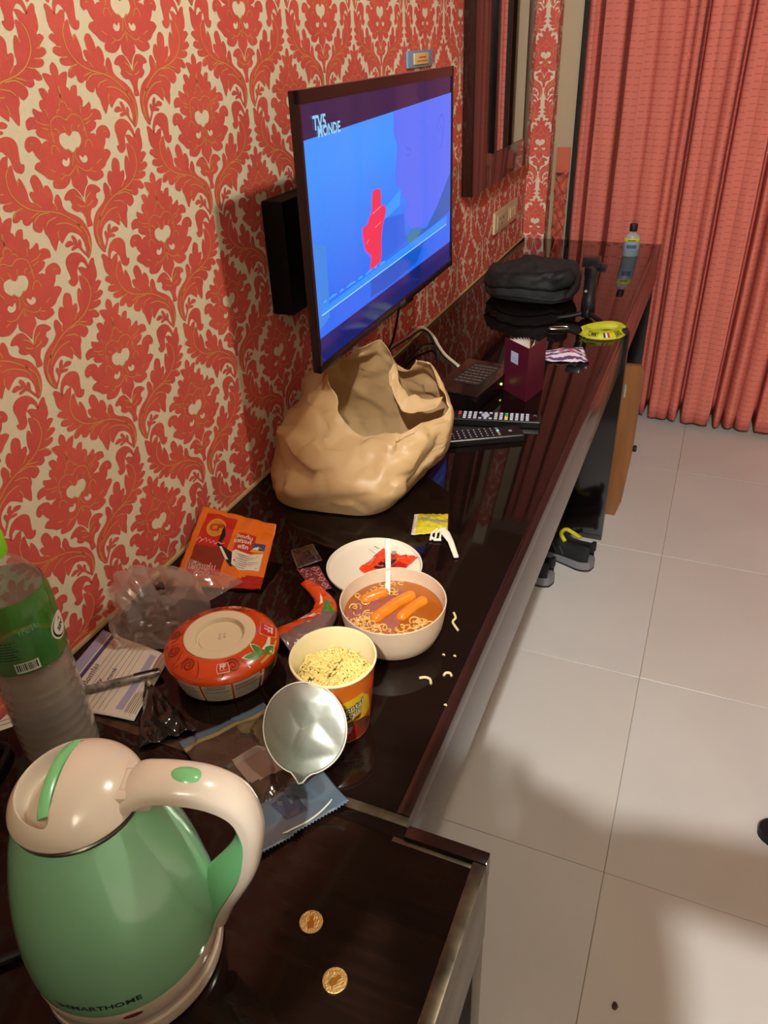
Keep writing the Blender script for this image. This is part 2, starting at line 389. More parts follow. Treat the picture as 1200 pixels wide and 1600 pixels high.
dbox('leg_panel', .02, 3.165, 0, .545, 3.19, Z0-.03, gl2, .002)
dbox('back_panel', .004, .49, .35, .018, 3.16, Z0-.03, gl2)
c = thing('minibar_cabinet', 'black glossy cabinet with metal corner trim under the green kettle', 'cabinet', (.3, .05, 0))
def cbox(name, x0, y0, z0, x1, y1, z1, m, bev=.001): return MB().box(x0-.3, y0-.05, z0, x1-.3, y1-.05, z1, m, bev).build(name, c)
glb = mat('brown_black_gloss', '#130a07', .07, spec=.28, var=(9, '#1f120c', (1, 12, 1)))
cbox('cabinet_top', .002, -.42, Z0-.03, .628, .458, Z0, glb)
cbox('edge_trim', .552, .458, Z0-.03, .643, .473, Z0+.006, trimw, .002)
cbox('inlay_strip', .002, .4581, Z0-.03, .5518, .4735, Z0-.0003, gl, .0003)
cbox('inlay_strip', .54, .452, Z0, .6282, .4578, Z0+.0006, steel, .0002)
cbox('edge_trim', .6285, -.42, Z0-.03, .643, .4575, Z0+.006, steel, .002)
cbox('fascia', .625, -.42, Z0-.15, .642, .472, Z0-.031, fasc)
cbox('side_panel', .02, .43, 0, .641, .472, Z0-.151, fasc, .002)
cbox('cabinet_box', .02, -.42, 0, .55, .428, Z0-.031, gl2, .002)

# ------------------------------------------------------------------ television
tvm = mat('tv_bezel', '#0d0a0b', .18, spec=.6)
tv = thing('television', 'flat television on the wall showing a blue picture', 'television', (.1743, 1.3989, 1.2212), R(.84))
TW, TH = .73, .4113; YL = -.354
q = MB(); t_ = .018
q.box(-.012, YL, -TH/2, 0, TW/2, TH/2, tvm, .003)
# frame: the front edge stands proud of the panel
for a in ((-.004, YL, TH/2-t_, .003, TW/2, TH/2), (-.004, YL, -TH/2, .003, TW/2, -TH/2+t_-.004), (-.004, YL, -TH/2, .003, YL+.008, TH/2), (-.004, TW/2-t_+.006, -TH/2, .003, TW/2, TH/2)):
    q.box(*a, tvm, .0012)
q.box(-.055, -.20, -.17, -.0115, .26, .10, tvm, .012)
q.build('housing', tv)
sv = plane((.0008, 0, 0), (0, 1, 0), (0, 0, 1))
q = MB(); q.rect(-.346, -.193, .354, .189, glow('screen_navy', '#221c52', .75), sv, 0)
q.rect(-.343, -.193, .352, -.149, glow('screen_navy_low', '#04206e', .9), sv, .0002)
def picture_mat():
    m = bpy.data.materials.new('screen_blue'); m.use_nodes = True; nt = m.node_tree; b = nt.nodes['Principled BSDF']
    tc = nt.nodes.new('ShaderNodeTexCoord'); sp = nt.nodes.new('ShaderNodeSeparateXYZ'); rp = nt.nodes.new('ShaderNodeValToRGB')
    mr = nt.nodes.new('ShaderNodeMapRange'); mr.inputs[1].default_value = -.17; mr.inputs[2].default_value = .17
    nt.links.new(tc.outputs['Object'], sp.inputs[0]); nt.links.new(sp.outputs['Z'], mr.inputs[0]); nt.links.new(mr.outputs[0], rp.inputs[0])
    e = rp.color_ramp.elements; e[0].color = hexc('#0a6cf2'); e[1].color = hexc('#2e93ff'); e[0].position = .2; e[1].position = .8
    nt.links.new(rp.outputs[0], b.inputs['Emission Color']); b.inputs['Emission Strength'].default_value = 1
    b.inputs['Base Color'].default_value = (.004, .004, .006, 1); b.inputs['Roughness'].default_value = .08
    return m
q.poly([(-.343, -.1495), (.352, -.149), (.352, .157), (-.343, .142)], picture_mat(), sv, .0004)
q.build('screen_panel', tv)
scr = [o for o in tv.children if o.name.startswith('screen_panel')][0]
face = [(.012, .149), (.011, .114), (.026, .092), (.010, .042), (.014, .026), (.025, .020), (.036, .022), (.040, .010), (.047, .006), (.052, -.002), (.064, -.004), (.066, -.012), (.062, -.024), (.058, -.036), (.061, -.044), (.075, -.058), (.097, -.067), (.136, -.072), (.176, -.082), (.218, -.07), (.26, -.052), (.34, -.03), (.352, .026), (.352, .1565)]
q = MB(); q.poly(face, glow('screen_face', '#4a72f6', 1), sv, .0006)
fl1 = glow('screen_face_line', '#3a5fe0', 1)
q.line([(.257, .097), (.275, .118), (.293, .121), (.305, .108), (.302, .088), (.288, .066), (.271, .054)], .003, fl1, sv, .0008)
q.line([(.262, .085), (.278, .1), (.288, .1), (.29, .082)], .002, fl1, sv, .0008)
q.line([(.062, .09), (.075, .082), (.09, .08), (.102, .074)], .002, fl1, sv, .0008)
q.line([(.066, .074), (.08, .069), (.094, .07)], .0016, fl1, sv, .0008)
q.line([(.064, -.024), (.085, -.022)], .0016, fl1, sv, .0008)
q.build('face_picture', scr)
jk = glow('screen_jacket', '#0b62b8', 1)
q = MB(); q.poly([(.105, -.0765), (.19, -.084), (.248, -.058), (.300, -.028), (.346, .000), (.350, -.080), (.12, -.095)], jk, sv, .0009); q.build('jacket_picture', scr)
q = MB(); q.poly([(.058, -.08), (.072, -.076), (.096, -.069), (.13, -.074), (.15, -.08), (.12, -.095), (.08, -.094)], glow('screen_collar', '#1f7f9e', 1), sv, .001); q.build('collar_picture', scr)
q = MB(); q.poly([(-.124, -.112), (.02, -.108), (.18, -.106), (.12, -.14), (-.02, -.146), (-.129, -.143)], glow('screen_deep', '#0457c8', 1), sv, .0009); q.build('shadow_picture', scr)
q = MB(); q.poly([(-.343, 0), (-.298, -.012), (-.303, -.125), (-.343, -.135)], glow('screen_teal', '#2a86e6', 1), sv, .0009); q.build('edge_picture', scr)
q = MB(); q.poly([(-.072, -.03), (-.05, -.02), (.05, -.03), (.06, -.085), (-.068, -.092)], glow('screen_mid', '#0b66e6', 1), sv, .0008); q.build('panel_picture', scr)
q = MB(); q.poly([(-.048, -.002), (.036, .016), (.03, -.012), (-.051, -.022)], glow('screen_pale', '#2a9cff', 1), sv, .001); q.build('pale_picture', scr)
hand = [(-.101, .033), (-.066, .031), (-.067, .005), (-.052, .002), (-.044, -.008), (-.063, -.031), (-.071, -.052), (-.072, -.074), (-.08, -.089), (-.127, -.091), (-.118, -.071), (-.142, -.055), (-.150, -.034), (-.151, -.017), (-.132, -.015), (-.120, -.006), (-.108, .004)]
q = MB()
cxh, cyh = -.098, -.03
q.poly([((a-cxh)*1.12+cxh, (b-cyh)*1.07+cyh) for a, b in hand], glow('screen_hand_edge', '#a35be0', 1), sv, .0012)
hand = [(p.x, p.y) for p in spline([(a, b, 0) for a, b in hand], 3, True)]
q.poly(hand, glow('screen_hand', '#ee3355', 1), sv, .0014)
q.line([(-.107, -.001), (-.068, .004)], .004, glow('screen_hand_light', '#ff8aa0', 1), sv, .0016)
q.line([(-.098, -.026), (-.068, -.022)], .003, MT['screen_hand_light'], sv, .0016)
q.line([(-.14, -.045), (-.128, -.04)], .003, MT['screen_hand_light'], sv, .0016)
q.build('hand_picture', scr)
q = MB()
q.poly([(-.331, -.113), (-.331, -.104), (.324, -.086), (.321, -.103)], glow('screen_band', '#1590ff', 1), sv, .0014)
q.line([(-.333, -.114), (.321, -.104)], .0035, glow('screen_line', '#9fe0ff', 1), sv, .0016)
lt = glow('screen_text', '#3fa6ff', 1)
x = -.325
for wd in (.012, .03, .018, .04, .022, .034, .014, .03): q.line([(x, -.096), (x+wd*.5, -.0945), (x+wd, -.0955)], .004, lt, sv, .0016); x += wd+.010
q.build('caption_band', scr)
q = MB(); lg = glow('screen_logo', '#8fcdf5', 1)
q.text('TV5', .026, -.312, .160, lg, sv, .0018, al='LEFT', sx=1.0, bold=.03)
q.text('MONDE', .021, -.299, .148, lg, sv, .0018, al='LEFT', sx=1.05, bold=.03)
q.build('channel_logo', scr)
q = MB(); q.box(-.0005, .015, -TH/2+.003, .0036, .045, -TH/2+.011, mat('tv_badge', '#55565a', .3, metal=.7), .001)
q.build('badge', tv)
tbm = mat('bracket_black', '#050505', .6, spec=.2)
q = MB()
q.box(-.1733, -.19, -.17, -.13, -.05, .03, tbm, .006); q.box(-.14, -.12, -.1, -.06, -.08, -.02, tbm, .004); q.box(-.075, -.15, -.13, -.066, .05, .02, tbm, .002)
q.build('wall_bracket', tv)
q = MB()
q.box(-.03, .04, -TH/2-.012, -.004, .115, -TH/2, tvm, .004)
q.build('receiver', tv)

# ------------------------------------------------------------------ wall sign, mirror, sockets, curtain
s = thing('wall_sign', 'small blue sign with a cream label above the television', 'sign', (.001, 2.01, 1.436))
MB().box(0, -.085, -.018, .006, .085, .017, mat('sign_blue', '#6f93b0', .4), .002).build('plate', s)
q = MB(); q.box(.0058, -.05, -.012, .009, .05, .012, mat('sign_cream', '#d8b878', .5), .002)
sf = plane((.009, 0, 0), (0, 1, 0), (0, 0, 1))
q.rect(-.02, .001, .03, .004, mat('sign_red', '#c0502a', .5), sf); q.rect(-.035, -.006, .04, -.004, MT['sign_red'], sf)
q.build('label', s)
frm = mat('mirror_frame', '#2a1311', .16, spec=.5, var=(16, '#1d0c0a', (1, 1, .1)), coat=.5)
m = thing('mirror', 'tall mirror in a wide dark wooden frame on the wall', 'mirror', (.002, 2.73, 1.06))
y0, y1, zt = -.365, .36, 1.2
q = MB()
q.box(0, y0, 0, .036, y0+.20, zt, frm, .003); q.box(0, y1-.10, 0, .036, y1, zt, frm, .003)
q.box(0, y0+.2, 0, .0358, y1-.1, .095, frm, .003); q.box(0, y0+.2, zt-.1, .0358, y1-.1, zt, frm, .003)
q.build('frame', m)
lip = mat('black_lip', '#040404', .25)
q = MB(); q.box(0, y0+.2, .096, .044, y0+.222, zt-.1, lip, .002); q.box(0, y1-.118, .096, .0375, y1-.1, zt-.1, lip, .002)
q.build('inner_lip', m)
MB().box(.020, y0+.2222, .0955, .0345, y1-.1182, zt-.101, mat('mirror_glass', '#e9e9e6', .0, metal=1), rot=Matrix.Rotation(R(-.4), 3, 'Z')).build('glass', m)
k = thing('wall_socket', 'cream double socket plate on the wall below the mirror', 'socket', (.001, 2.9, .905))
pl_ = mat('socket_plastic', '#cbb892', .35)
MB().box(0, -.16, -.036, .010, .16, .036, pl_, .003).build('plate', k)
for yy, nm in ((-.08, 'socket_face'), (.08, 'switch_face')):
    q = MB(); q.box(.0098, yy-.055, -.024, .0125, yy+.055, .024, pl_, .0015)
    if nm == 'socket_face':
        for a, b in ((-.02, .008), (.02, .008), (0, -.01)): q.box(.0124, yy+a-.004, b-.005, .0128, yy+a+.004, b+.005, mat('socket_hole', '#4a4030', .6))
    else:
        for a in (-.03, .0, .03): q.box(.0124, yy+a-.012, -.018, .0155, yy+a+.012, .018, pl_, .0015)
    q.build(nm, k)

def cloth_mat():
    m = bpy.data.materials.new('curtain_cloth'); m.use_nodes = True; nt = m.node_tree; n = nt.nodes; Lk = nt.links.new
    b = n['Principled BSDF']; b.inputs['Roughness'].default_value = .8
    uv = n.new('ShaderNodeUVMap'); sp = n.new('ShaderNodeSeparateXYZ'); Lk(uv.outputs[0], sp.inputs[0])
    def mth(op, a, bb, c=None):
        x = n.new('ShaderNodeMath'); x.operation = op
        for i, s_ in enumerate((a, bb)):
            if isinstance(s_, (int, float)): x.inputs[i].default_value = s_
            elif s_ is not None: Lk(s_, x.inputs[i])
        return x.outputs[0]
    col = mth('FLOOR', mth('DIVIDE', sp.outputs[0], .030), 0)
    jit = mth('MULTIPLY', mth('FRACT', mth('MULTIPLY', mth('SINE', mth('MULTIPLY', col, 12.9898), 0), 43.75), 0), .3)
    fv = mth('FRACT', mth('ADD', mth('DIVIDE', sp.outputs[1], .0225), jit), 0)
    fu = mth('FRACT', mth('DIVIDE', sp.outputs[0], .030), 0)
    dash = mth('MULTIPLY', mth('LESS_THAN', fv, .13), mth('LESS_THAN', fu, .74))
    nz = n.new('ShaderNodeTexNoise'); nz.inputs['Scale'].default_value = 900; nz.inputs['Detail'].default_value = 2
    Lk(uv.outputs[0], nz.inputs['Vector'])
    mx = n.new('ShaderNodeMix'); mx.data_type = 'RGBA'; mx.inputs['A'].default_value = hexc('#cf7263'); mx.inputs['B'].default_value = hexc('#b2594e')
    Lk(dash, mx.inputs['Factor']); Lk(mx.outputs['Result'], b.inputs['Base Color'])
    bp = n.new('ShaderNodeBump'); bp.inputs['Strength'].default_value = .5; bp.inputs['Distance'].default_value = .002
    h = mth('SUBTRACT', mth('MULTIPLY', nz.outputs[0], .4), dash); Lk(h, bp.inputs['Height']); Lk(bp.outputs[0], b.inputs['Normal'])
    tl = n.new('ShaderNodeBsdfTranslucent'); Lk(mx.outputs['Result'], tl.inputs[0])
    return m
cl = cloth_mat()
def curtain():
    # soft valleys between folds (x, depth) and narrow deep gaps where the cloth doubles back
    val = [(.180, .5), (.205, .2), (.228, .35), (.324, .3), (.385, .05), (.433, .30), (.515, .42), (.548, .45), (.583, .5), (.63, .1), (.678, .35), (.725, .5), (.79, .12), (.855, .5), (.90, .95), (.948, .5), (1.018, .5), (1.12, .3), (1.2, .5), (1.3, .35), (1.38, .5), (1.5, .35), (1.6, .5), (1.72, .4), (1.83, .5), (1.95, .35), (2.07, .5), (2.2, .4), (2.32, .5), (2.45, .3), (2.6, .5)]
    gaps = [.228, .324, .583, .725, .858, 1.018, 1.2, 1.38, 1.6, 1.83, 2.07, 2.32]
    raw = []
    for (a, da), (b, db) in zip(val, val[1:]):
        n_ = 14; wdt = b-a
        for i in range(n_):
            t = .5-.5*math.cos(PI*i/n_); c_ = abs(math.sin(PI*t))**.5*min(1, wdt/.045)
            raw.append((a+wdt*t, (da*(1-t)+db*t)*(1-c_)*.085))
    raw.append((2.6, .02))
    px = [(x, d_, 1) for x, d_ in raw if all(abs(x-g) > .0135 for g in gaps)]
    for g in gaps: px += [(g+sd*o_, d_, 1) for sd, lst in ((-1, (3, 2, 1, 0)), (1, (0, 1, 2, 3))) for o_, d_ in [((.0008, .150), (.0055, .095), (.0085, .040), (.0125, .006))[k_] for k_ in lst]]
    px.sort(key=lambda p: p[0])
    NV = 40; vs = []; uvs = []; zt_ = 2.55
    arc = [0]
    for i in range(1, len(px)): arc.append(arc[-1]+math.hypot(px[i][0]-px[i-1][0], px[i][1]-px[i-1][1]))
    for j in range(NV+1):
        v = j/NV
        for i, (x, dep, wd) in enumerate(px):
            hem = .022+.012*noise.noise(V((x*9, 3, 0)))
            z = hem+(zt_-hem)*v
            base = 3.252 if x < .54 else 3.252-.035*min(1, (x-.54)/.3)
            amp = .9+.1*(1-v)
            y = base+dep*amp+.006*noise.noise(V((x*14, z*1.3, 1)))+(.004*noise.noise(V((x*40, z*9, 1))))
            y = min(max(y, YB+.016 if x < .58 else 0), 3.412)
            vs.append((x+.008*noise.noise(V((x*3, z*.9, 5))), y, z)); uvs.append((arc[i], z))
    K = len(px); fs = [(j*K+i, j*K+i+1, (j+1)*K+i+1, (j+1)*K+i) for j in range(NV) for i in range(K-1)]
    me = bpy.data.meshes.new('curtain'); me.from_pydata(vs, [], fs); me.materials.append(cl)
    ul = me.uv_layers.new(name='UVMap')
    for lp in me.loops: ul.data[lp.index].uv = uvs[lp.vertex_index]
    me.polygons.foreach_set('use_smooth', [True]*len(me.polygons))
    o = bpy.data.objects.new('curtain', me); C.objects.link(o)
    q = o.modifiers.new('thickness', 'SOLIDIFY'); q.thickness = .0015
    return tag(o, 'long salmon pink curtain hanging in deep folds to the floor', 'curtain')
curtain()
# gathered edge of a second curtain tucked beside the wallpapered return
plain = mat('salmon_cloth', '#c2644f', .85, bump=(700, .3))
t = thing('curtain_tieback', 'narrow gathered salmon tieback beside the curtain edge in the corner', 'tieback', (.138, 3.24, .80))
q = MB(); q.box(-.026, -.004, .205, .026, .003, .295, plain, .0015); q.build('band', t)
def ruff(u, v):
    z = -.06+.265*v; ph = v*8.0
    zig = abs((ph % 1)-.5)*2
    return (-.024+.048*u, -.014+.022*zig+.006*math.sin(u*9+v*30), z+.014*math.sin(u*PI*2+ph*2))
MB().grid(ruff, 14, 60, plain).build('ruffle', t, solid=.001)
tag(MB().box(.170, 3.236, .765, .186, 3.243, 2.55, mat('gap_shade_black', '#120a09', .7), .003).build('curtain_gap_shade'), 'thin black strip added as the shade of the gap left of the pink curtain', 'strip')  # black strip stands in for the shaded gap beside the curtain

# ------------------------------------------------------------------ kettle
wp = mat('kettle_white', '#e6dac8', .22, coat=.6, sss=.05)
gp = mat('kettle_green', '#98d8ac', .2, coat=.7, sss=.08)
gpd = mat('kettle_green_dark', '#7ccb8a', .25, coat=.5)
ket = thing('kettle', 'mint green and white electric kettle on the near cabinet', 'kettle', (.357, .259, Z0), R(22))
kprof = [(.0, .052), (.0835, .052), (.0838, .055), (.0842, .060), (.0842, .068), (.0830, .090), (.0800, .115), (.0755, .140), (.0695, .165), (.0622, .190), (.0560, .208), (.0512, .222)]
krad = lambda z: interp([(b, a) for a, b in kprof[2:]], z)
body = MB().lathe([(p.x, p.y) for p in spline([(a, b, 0) for a, b in kprof[1:]], 4)], gp, 72).build('kettle_body', ket)
q = MB()
q.lathe([(0, .0004), (.078, .0004), (.0815, .003), (.0825, .009), (.0818, .017), (.0795, .0195), (.074, .0195)], wp, 72); q.build('power_base', ket)
MB().lathe([(.074, .0205), (.0800, .0205), (.0815, .023), (.0832, .040), (.0836, .0515), (.0825, .0535)], wp, 72).build('body_base', ket)
MB().lathe([(.0505, .2215), (.0516, .2222), (.0518, .2245), (.0505, .2255)], mat('seam_grey', '#5b5a4c', .3, metal=.6), 64).build('seam_ring', ket)
def lidz(r): return .2255+.033*math.sqrt(max(0, 1-(r/.0530)**2))**1.15*1.0
def sm(a, b, x):
    t = max(0, min(1, (x-a)/(b-a))); return t*t*(3-2*t)
def lid(u, v):
    # dome with a D-shaped finger recess on the side away from the handle
    r = .0525*(1-v); a = 2*PI*u
    x, y = r*math.cos(a), r*math.sin(a); z = lidz(r)
    inside = sm(.0435, .0385, math.hypot(x*1.0, y))*sm(-.0035, -.0095, x)
    return (x, y, z-inside*min(.021, z-.229+.002))
MB().grid(lid, 160, 80, wp, closed=True).build('lid', ket)
gb = MB()
pts = [(-.0065-.0045*math.cos(t*1.35), -.0350*math.sin(t*1.3)/math.sin(1.3), 0) for t in [i/8-1 for i in range(17)]]
pts = [(x, y, lidz(math.hypot(x, y))-.0035) for x, y, _ in pts]
gb.tube(pts, .0052, gpd, 10, flat=.8); gb.build('lid_grip', ket, sub=0)
# handle in the local xz plane: a swept rounded strap, white outside and green inside
hc = spline([(.043, 0, .2300), (.060, 0, .2385), (.083, 0, .2370), (.106, 0, .2300), (.1235, 0, .2140), (.1290, 0, .1870), (.1255, 0, .1600), (.1185, 0, .1350), (.106, 0, .1090), (.094, 0, .0840), (.0835, 0, .0560)], 5)
K = len(hc)
def strap(inner):
    vs = []; fs = []; n = 14
    for i, p in enumerate(hc):
        t = (hc[min(i+1, K-1)]-hc[max(i-1, 0)]).normalized(); nr = V((t.z, 0, -t.x))*-1   # outward normal in the plane
        if nr.dot(p-V((.08, 0, .15))) < 0: nr = -nr
        s_ = i/(K-1)
        hw = .0205-.004*s_-(.005*sm(.75, 1, s_)); ht = .0120+.0030*math.sin(PI*s_)
        if s_ < .12: hw += .005*(1-s_/.12)
        if not inner:
            for k in range(n):
                a = PI*k/(n-1); vs.append(p+V((0, -hw*math.cos(a), 0))+nr*(ht*abs(math.sin(a))**.7))
        else:
            hi = (.007+.019*sm(.5, .82, s_))*(1-.7*sm(.86, 1, s_))
            for k in range(n):
                a = PI*k/(n-1); vs.append(p+V((0, -(hw-.0012)*math.cos(a)*(1-.25*math.sin(a)), 0))-nr*(hi*abs(math.sin(a))**.8))
    for i in range(K-1):
        for k in range(n-1): fs.append((i*n+k, i*n+k+1, (i+1)*n+k+1, (i+1)*n+k))
    fs.append(tuple(range(n))); fs.append(tuple((K-1)*n+k for k in range(n)))
    return vs, fs
q = MB(); q.add(*strap(False), wp); q.build('handle', ket)
q = MB(); q.add(*strap(True), gpd)
q.build('handle_inner', ket)
# green spine running down the body under the handle
sp = [(krad(z)+.004, z) for z in (.050, .075, .100, .125, .150, .175, .200, .212, .222)]
q = MB(); vs = []; n = 13
for i, (r_, z) in enumerate(sp):
    wd = .030*(.35+.65*sm(.05, .12, z)) ; h = .013*abs(math.sin(PI*min(1, (z-.035)/.19)))**.6
    for k in range(n):
        y = -wd+2*wd*k/(n-1); a = y/r_
        rr = r_-.006+h*max(0, math.cos(PI/2*(y/wd)))**.8 if abs(y) < wd-1e-6 else r_-.006
        vs.append((rr*math.cos(a), rr*math.sin(a), z))
q.add(vs, [(i*n+k, i*n+k+1, (i+1)*n+k+1, (i+1)*n+k) for i in range(len(sp)-1) for k in range(n-1)], gp); q.build('handle_spine', ket)
q = MB(); vs = []
bt = [(V((.0795+.029*i/12, 0, 0))) for i in range(13)]
def btn(u, v):
    a = 2*PI*u; r = 1-v; x = .0935+.0155*r*math.cos(a); y = .0092*r*math.sin(a)
    return (x, y, .2480-.26*(x-.083)-.7*max(0, x-.1)**1.2+.0055*math.sqrt(max(0, 1-r*r))-.0045*(r > .99))
q.grid(btn, 40, 10, gpd, closed=True); q.build('release_button', ket)
q = MB(); q.box(.030, -.0190, .2270, .066, .0190, .2450, wp, .009, rot=None, seg=4); q.build('handle_mount', ket)
q = MB(); hs = plane((.041, 0, .2451), (1, 0, 0), (0, 1, 0)); ln = mat('seam_line', '#a8977f', .6)
for l in ([(.0, -.010), (.0, .010), (.024, .010)], [(.0, -.010), (.024, -.010), (.026, -.0175)]): q.line(l, .0006, ln, hs, .0003)
q.build('seam', ket)
a_ = R(-68-22)
bs = lambda u, v, off=0: V(((krad(.056+v)+off)*math.cos(a_+u/.085), (krad(.056+v)+off)*math.sin(a_+u/.085), .056+v))
q = MB(); q.text('SMARTHOME', .0085, .010, .012, mat('logo_dark', '#2f4436', .5), bs, .0004, sx=1.25, bold=.02)
q.poly([(-.031, .014), (-.021, .0115), (-.024, .010), (-.027, .0085)], MT['logo_dark'], bs, .0004); q.build('logo', ket)
a2 = R(-48-22)
b2 = lambda u, v, off=0: V(((.0834+off)*math.cos(a2+u/.085), (.0834+off)*math.sin(a2+u/.085), .0455+v))
q = MB(); q.poly([(.0085*math.cos(t*PI/8), .0026*math.sin(t*PI/8)) for t in range(16)], mat('indicator_red', '#7c2420', .3), b2, .0006, .003); q.build('indicator_lamp', ket)

# ------------------------------------------------------------------ water bottle
pet = film_mat('clear_plastic', '#f6f4f0', .09, .05, .25)
wat = mat('bottle_water', '#bdb6ae', .10, trans=.5, ior=1.2, bump=(60, .3))
bt = thing('water_bottle', 'large clear water bottle with a green label and lime cap', 'bottle', (.122, .421, Z0))
bp = [(.0, .004), (.028, .001), (.037, .0), (.0415, .006)]
for i in range(9):
    z = .014+.0145*i; bp += [(.0425, z), (.0412, z+.006), (.0425, z+.011)]
bp += [(.0405, .150), (.0402, .16), (.0410, .165), (.0432, .172), (.0432, .232), (.0425, .242), (.040, .254), (.034, .268), (.026, .279), (.018, .287), (.0145, .292), (.0135, .296), (.0135, .306), (.0, .306)]
MB().lathe(bp, pet, 56).build('bottle_body', bt, auto=60)
wpf = [(0, .0055)]+[(max(0, r-.0012), max(.0055, z)) for r, z in bp if z < .166 and r > .03]+[(0, .166)]
MB().lathe(wpf, wat, 56).build('water', bt, auto=60)
MB().lathe([(.0, .297), (.0165, .297), (.0172, .300), (.0172, .318), (.0160, .3215), (0, .3215)], mat('cap_lime', '#7cc61e', .35), 40).build('cap', bt)
lab = mat('label_green', '#117a1d', .22, coat=.5, film=.30)
lz = lambda u, v, off=0: V(((.0436+off)*math.cos(u/.0436), (.0436+off)*math.sin(u/.0436), v))
q = MB(); q.lathe([(.0434, .168), (.0437, .170), (.0437, .231), (.0433, .236), (.0428, .244), (.0406, .256)], lab, 64)
fa = -.59   # the side towards the viewer
U = lambda a: .0436*(fa+a)
wh = mat('label_white', '#d8d4c6', .5); ink = mat('label_ink', '#0b1a0c', .5)
q.rect(U(-.40), .1715, U(.16), .1845, wh, lz, .0004, .006)
x = U(-.36)
while x < U(.12):
    wd = rnd.choice([.0005, .0008, .0013]); q.rect(x, .174, x+wd, .1835, ink, lz, .0007); x += wd+rnd.choice([.0006, .0009, .0012])
for i in range(7):
    q.rect(U(-.95), .1905+.0036*i, U(-.20-.05*(i % 3)), .1916+.0036*i, mat('label_text', '#06340c', .5), lz, .0005, .006)
q.rect(U(-1.0), .212, U(-.15), .2128, mat('label_gold', '#8d8a4a', .5), lz, .0005, .006)
ov = [(U(1.05)+.0165*math.cos(t*PI/12), .200+.0155*math.sin(t*PI/12)) for t in range(24)]
q.poly(ov, wh, lz, .0004, .006)
q.poly([(U(1.05)+.0145*math.cos(t*PI/12), .200+.0135*math.sin(t*PI/12)) for t in range(24)], mat('label_black', '#101510', .5), lz, .0006, .006)
q.poly([(U(1.05)+.0135*math.cos(t*PI/12)+.001, .2012+.0125*math.sin(t*PI/12)) for t in range(24)], wh, lz, .0008, .006)
q.text('SEV', .0085, U(1.05), .199, ink, lz, .0011, ang=.25, maxlen=.006, bold=.03)
q.poly([(U(1.0), .206), (U(1.13), .2065), (U(1.09), .211)], mat('label_orange', '#d9602a', .5), lz, .0011)
q.text('fresh', .011, U(.18), .223, mat('label_pale', '#5d8a5a', .5), lz, .0007, ang=.1)
q.build('label', bt)

# ------------------------------------------------------------------ sealed noodle bowl, upside down
og = mat('bowl_orange', '#cc4410', .24, coat=.8, bump=(120, .12))
dk = mat('bowl_dark_red', '#7d1a0a', .3, coat=.6); wht = mat('print_white', '#d9cfbc', .4, coat=.4); blk = mat('print_black', '#1a1512', .5)
yel = mat('print_yellow', '#d99a26', .4, coat=.4); grn = mat('print_green', '#3c7d1f', .35, coat=.5); rdd = mat('print_red', '#c81e12', .35, coat=.5)
foam = mat('foam_cream', '#d6c5a4', .55)
fb = thing('noodle_bowl', 'sealed orange noodle bowl lying upside down with a cream base', 'bowl', (.2265, .6175, Z0))
fprof = [(0, .0), (.064, 0), (.0675, .003), (.0725, .018), (.0760, .031), (.0775, .0395), (.0770, .0425), (.0745, .0465), (.066, .0522), (.056, .0565), (.0475, .0588)]
MB().lathe(fprof, og, 80).build('bowl_side', fb)
MB().lathe([(.0482, .0584), (.0478, .0600), (.0345, .0606), (.0330, .0602), (.0312, .0535), (.0295, .0530), (.0285, .0545), (0, .0545)], foam, 64).build('base_disc', fb)
ftop = lambda r: interp([(.0475, .0588), (.056, .0565), (.066, .0522), (.0745, .0465), (.0770, .0425), (.0775, .0395)], r)
ts = lambda u, v, off=0: V((u, v, ftop(math.hypot(u, v))+off))
fside = lambda z: interp([(0, .064), (.003, .0675), (.018, .0725), (.031, .0760), (.0395, .0775), (.05, .0775)], z)
def ss(u, v, off=0):
    a = u/.07; r = fside(v)+off; return V((r*math.cos(a), r*math.sin(a), v))
def pol(a, r): return (r*math.cos(R(a)), r*math.sin(R(a)))
q = MB()
for a, dr, tw in ((196, 0, 1), (228, .001, -1), (160, 0, 1), (128, -.001, -1), (262, .001, 1), (96, 0, -1), (318, .0, 1)):
    cx, cy = pol(a, .0615)
    q.line([(cx+(.0015+.0078*t/22)*math.cos(tw*t*.55+a), cy+(.0015+.0078*t/22)*math.sin(tw*t*.55+a)) for t in range(23)], .0022, dk, ts, .0005)
    for e in (-8, 9): 
        p, p2 = pol(a+e, .053), pol(a+e*1.8, .073); q.line([p, ((p[0]+p2[0])/2+.002, (p[1]+p2[1])/2), p2], .0018, dk, ts, .0005)
def ffmark(q, a, r, s, rot, big=False):
    cx, cy = pol(a, r); c0, s0 = math.cos(R(rot)), math.sin(R(rot))
    def T(x, y): return (cx+x*c0-y*s0, cy+x*s0+y*c0)
    sh = [(-.95, -.75), (.95, -.75), (1.15, 0), (.95, .75), (-.95, .75), (-.8, 0)] if big else [(-.9, -.7), (.9, -.7), (1, .1), (.8, .75), (-.8, .7), (-1, 0)]
    q.poly([T(x*s*1.12, y*s*1.14) for x, y in sh], yel if big else wht, ts, .0007, .006); q.poly([T(x*s, y*s) for x, y in sh], rdd, ts, .001, .006)
    q.text('FF', s*1.15, *T(0, s*(.0 if big else .15)), wht, ts, .0013, ang=R(rot), bold=.04, shear=.15)
    if not big: q.line([T(-.6*s, -.42*s), T(.6*s, -.42*s)], s*.16, wht, ts, .0013)
ffmark(q, 35, .0640, .0125, -62, True); ffmark(q, 104, .063, .0075, 190); ffmark(q, 306, .0620, .0075, 36)
q.line([pol(26, .066), pol(10, .0675), pol(0, .0655)], .005, wht, ts, .0007)
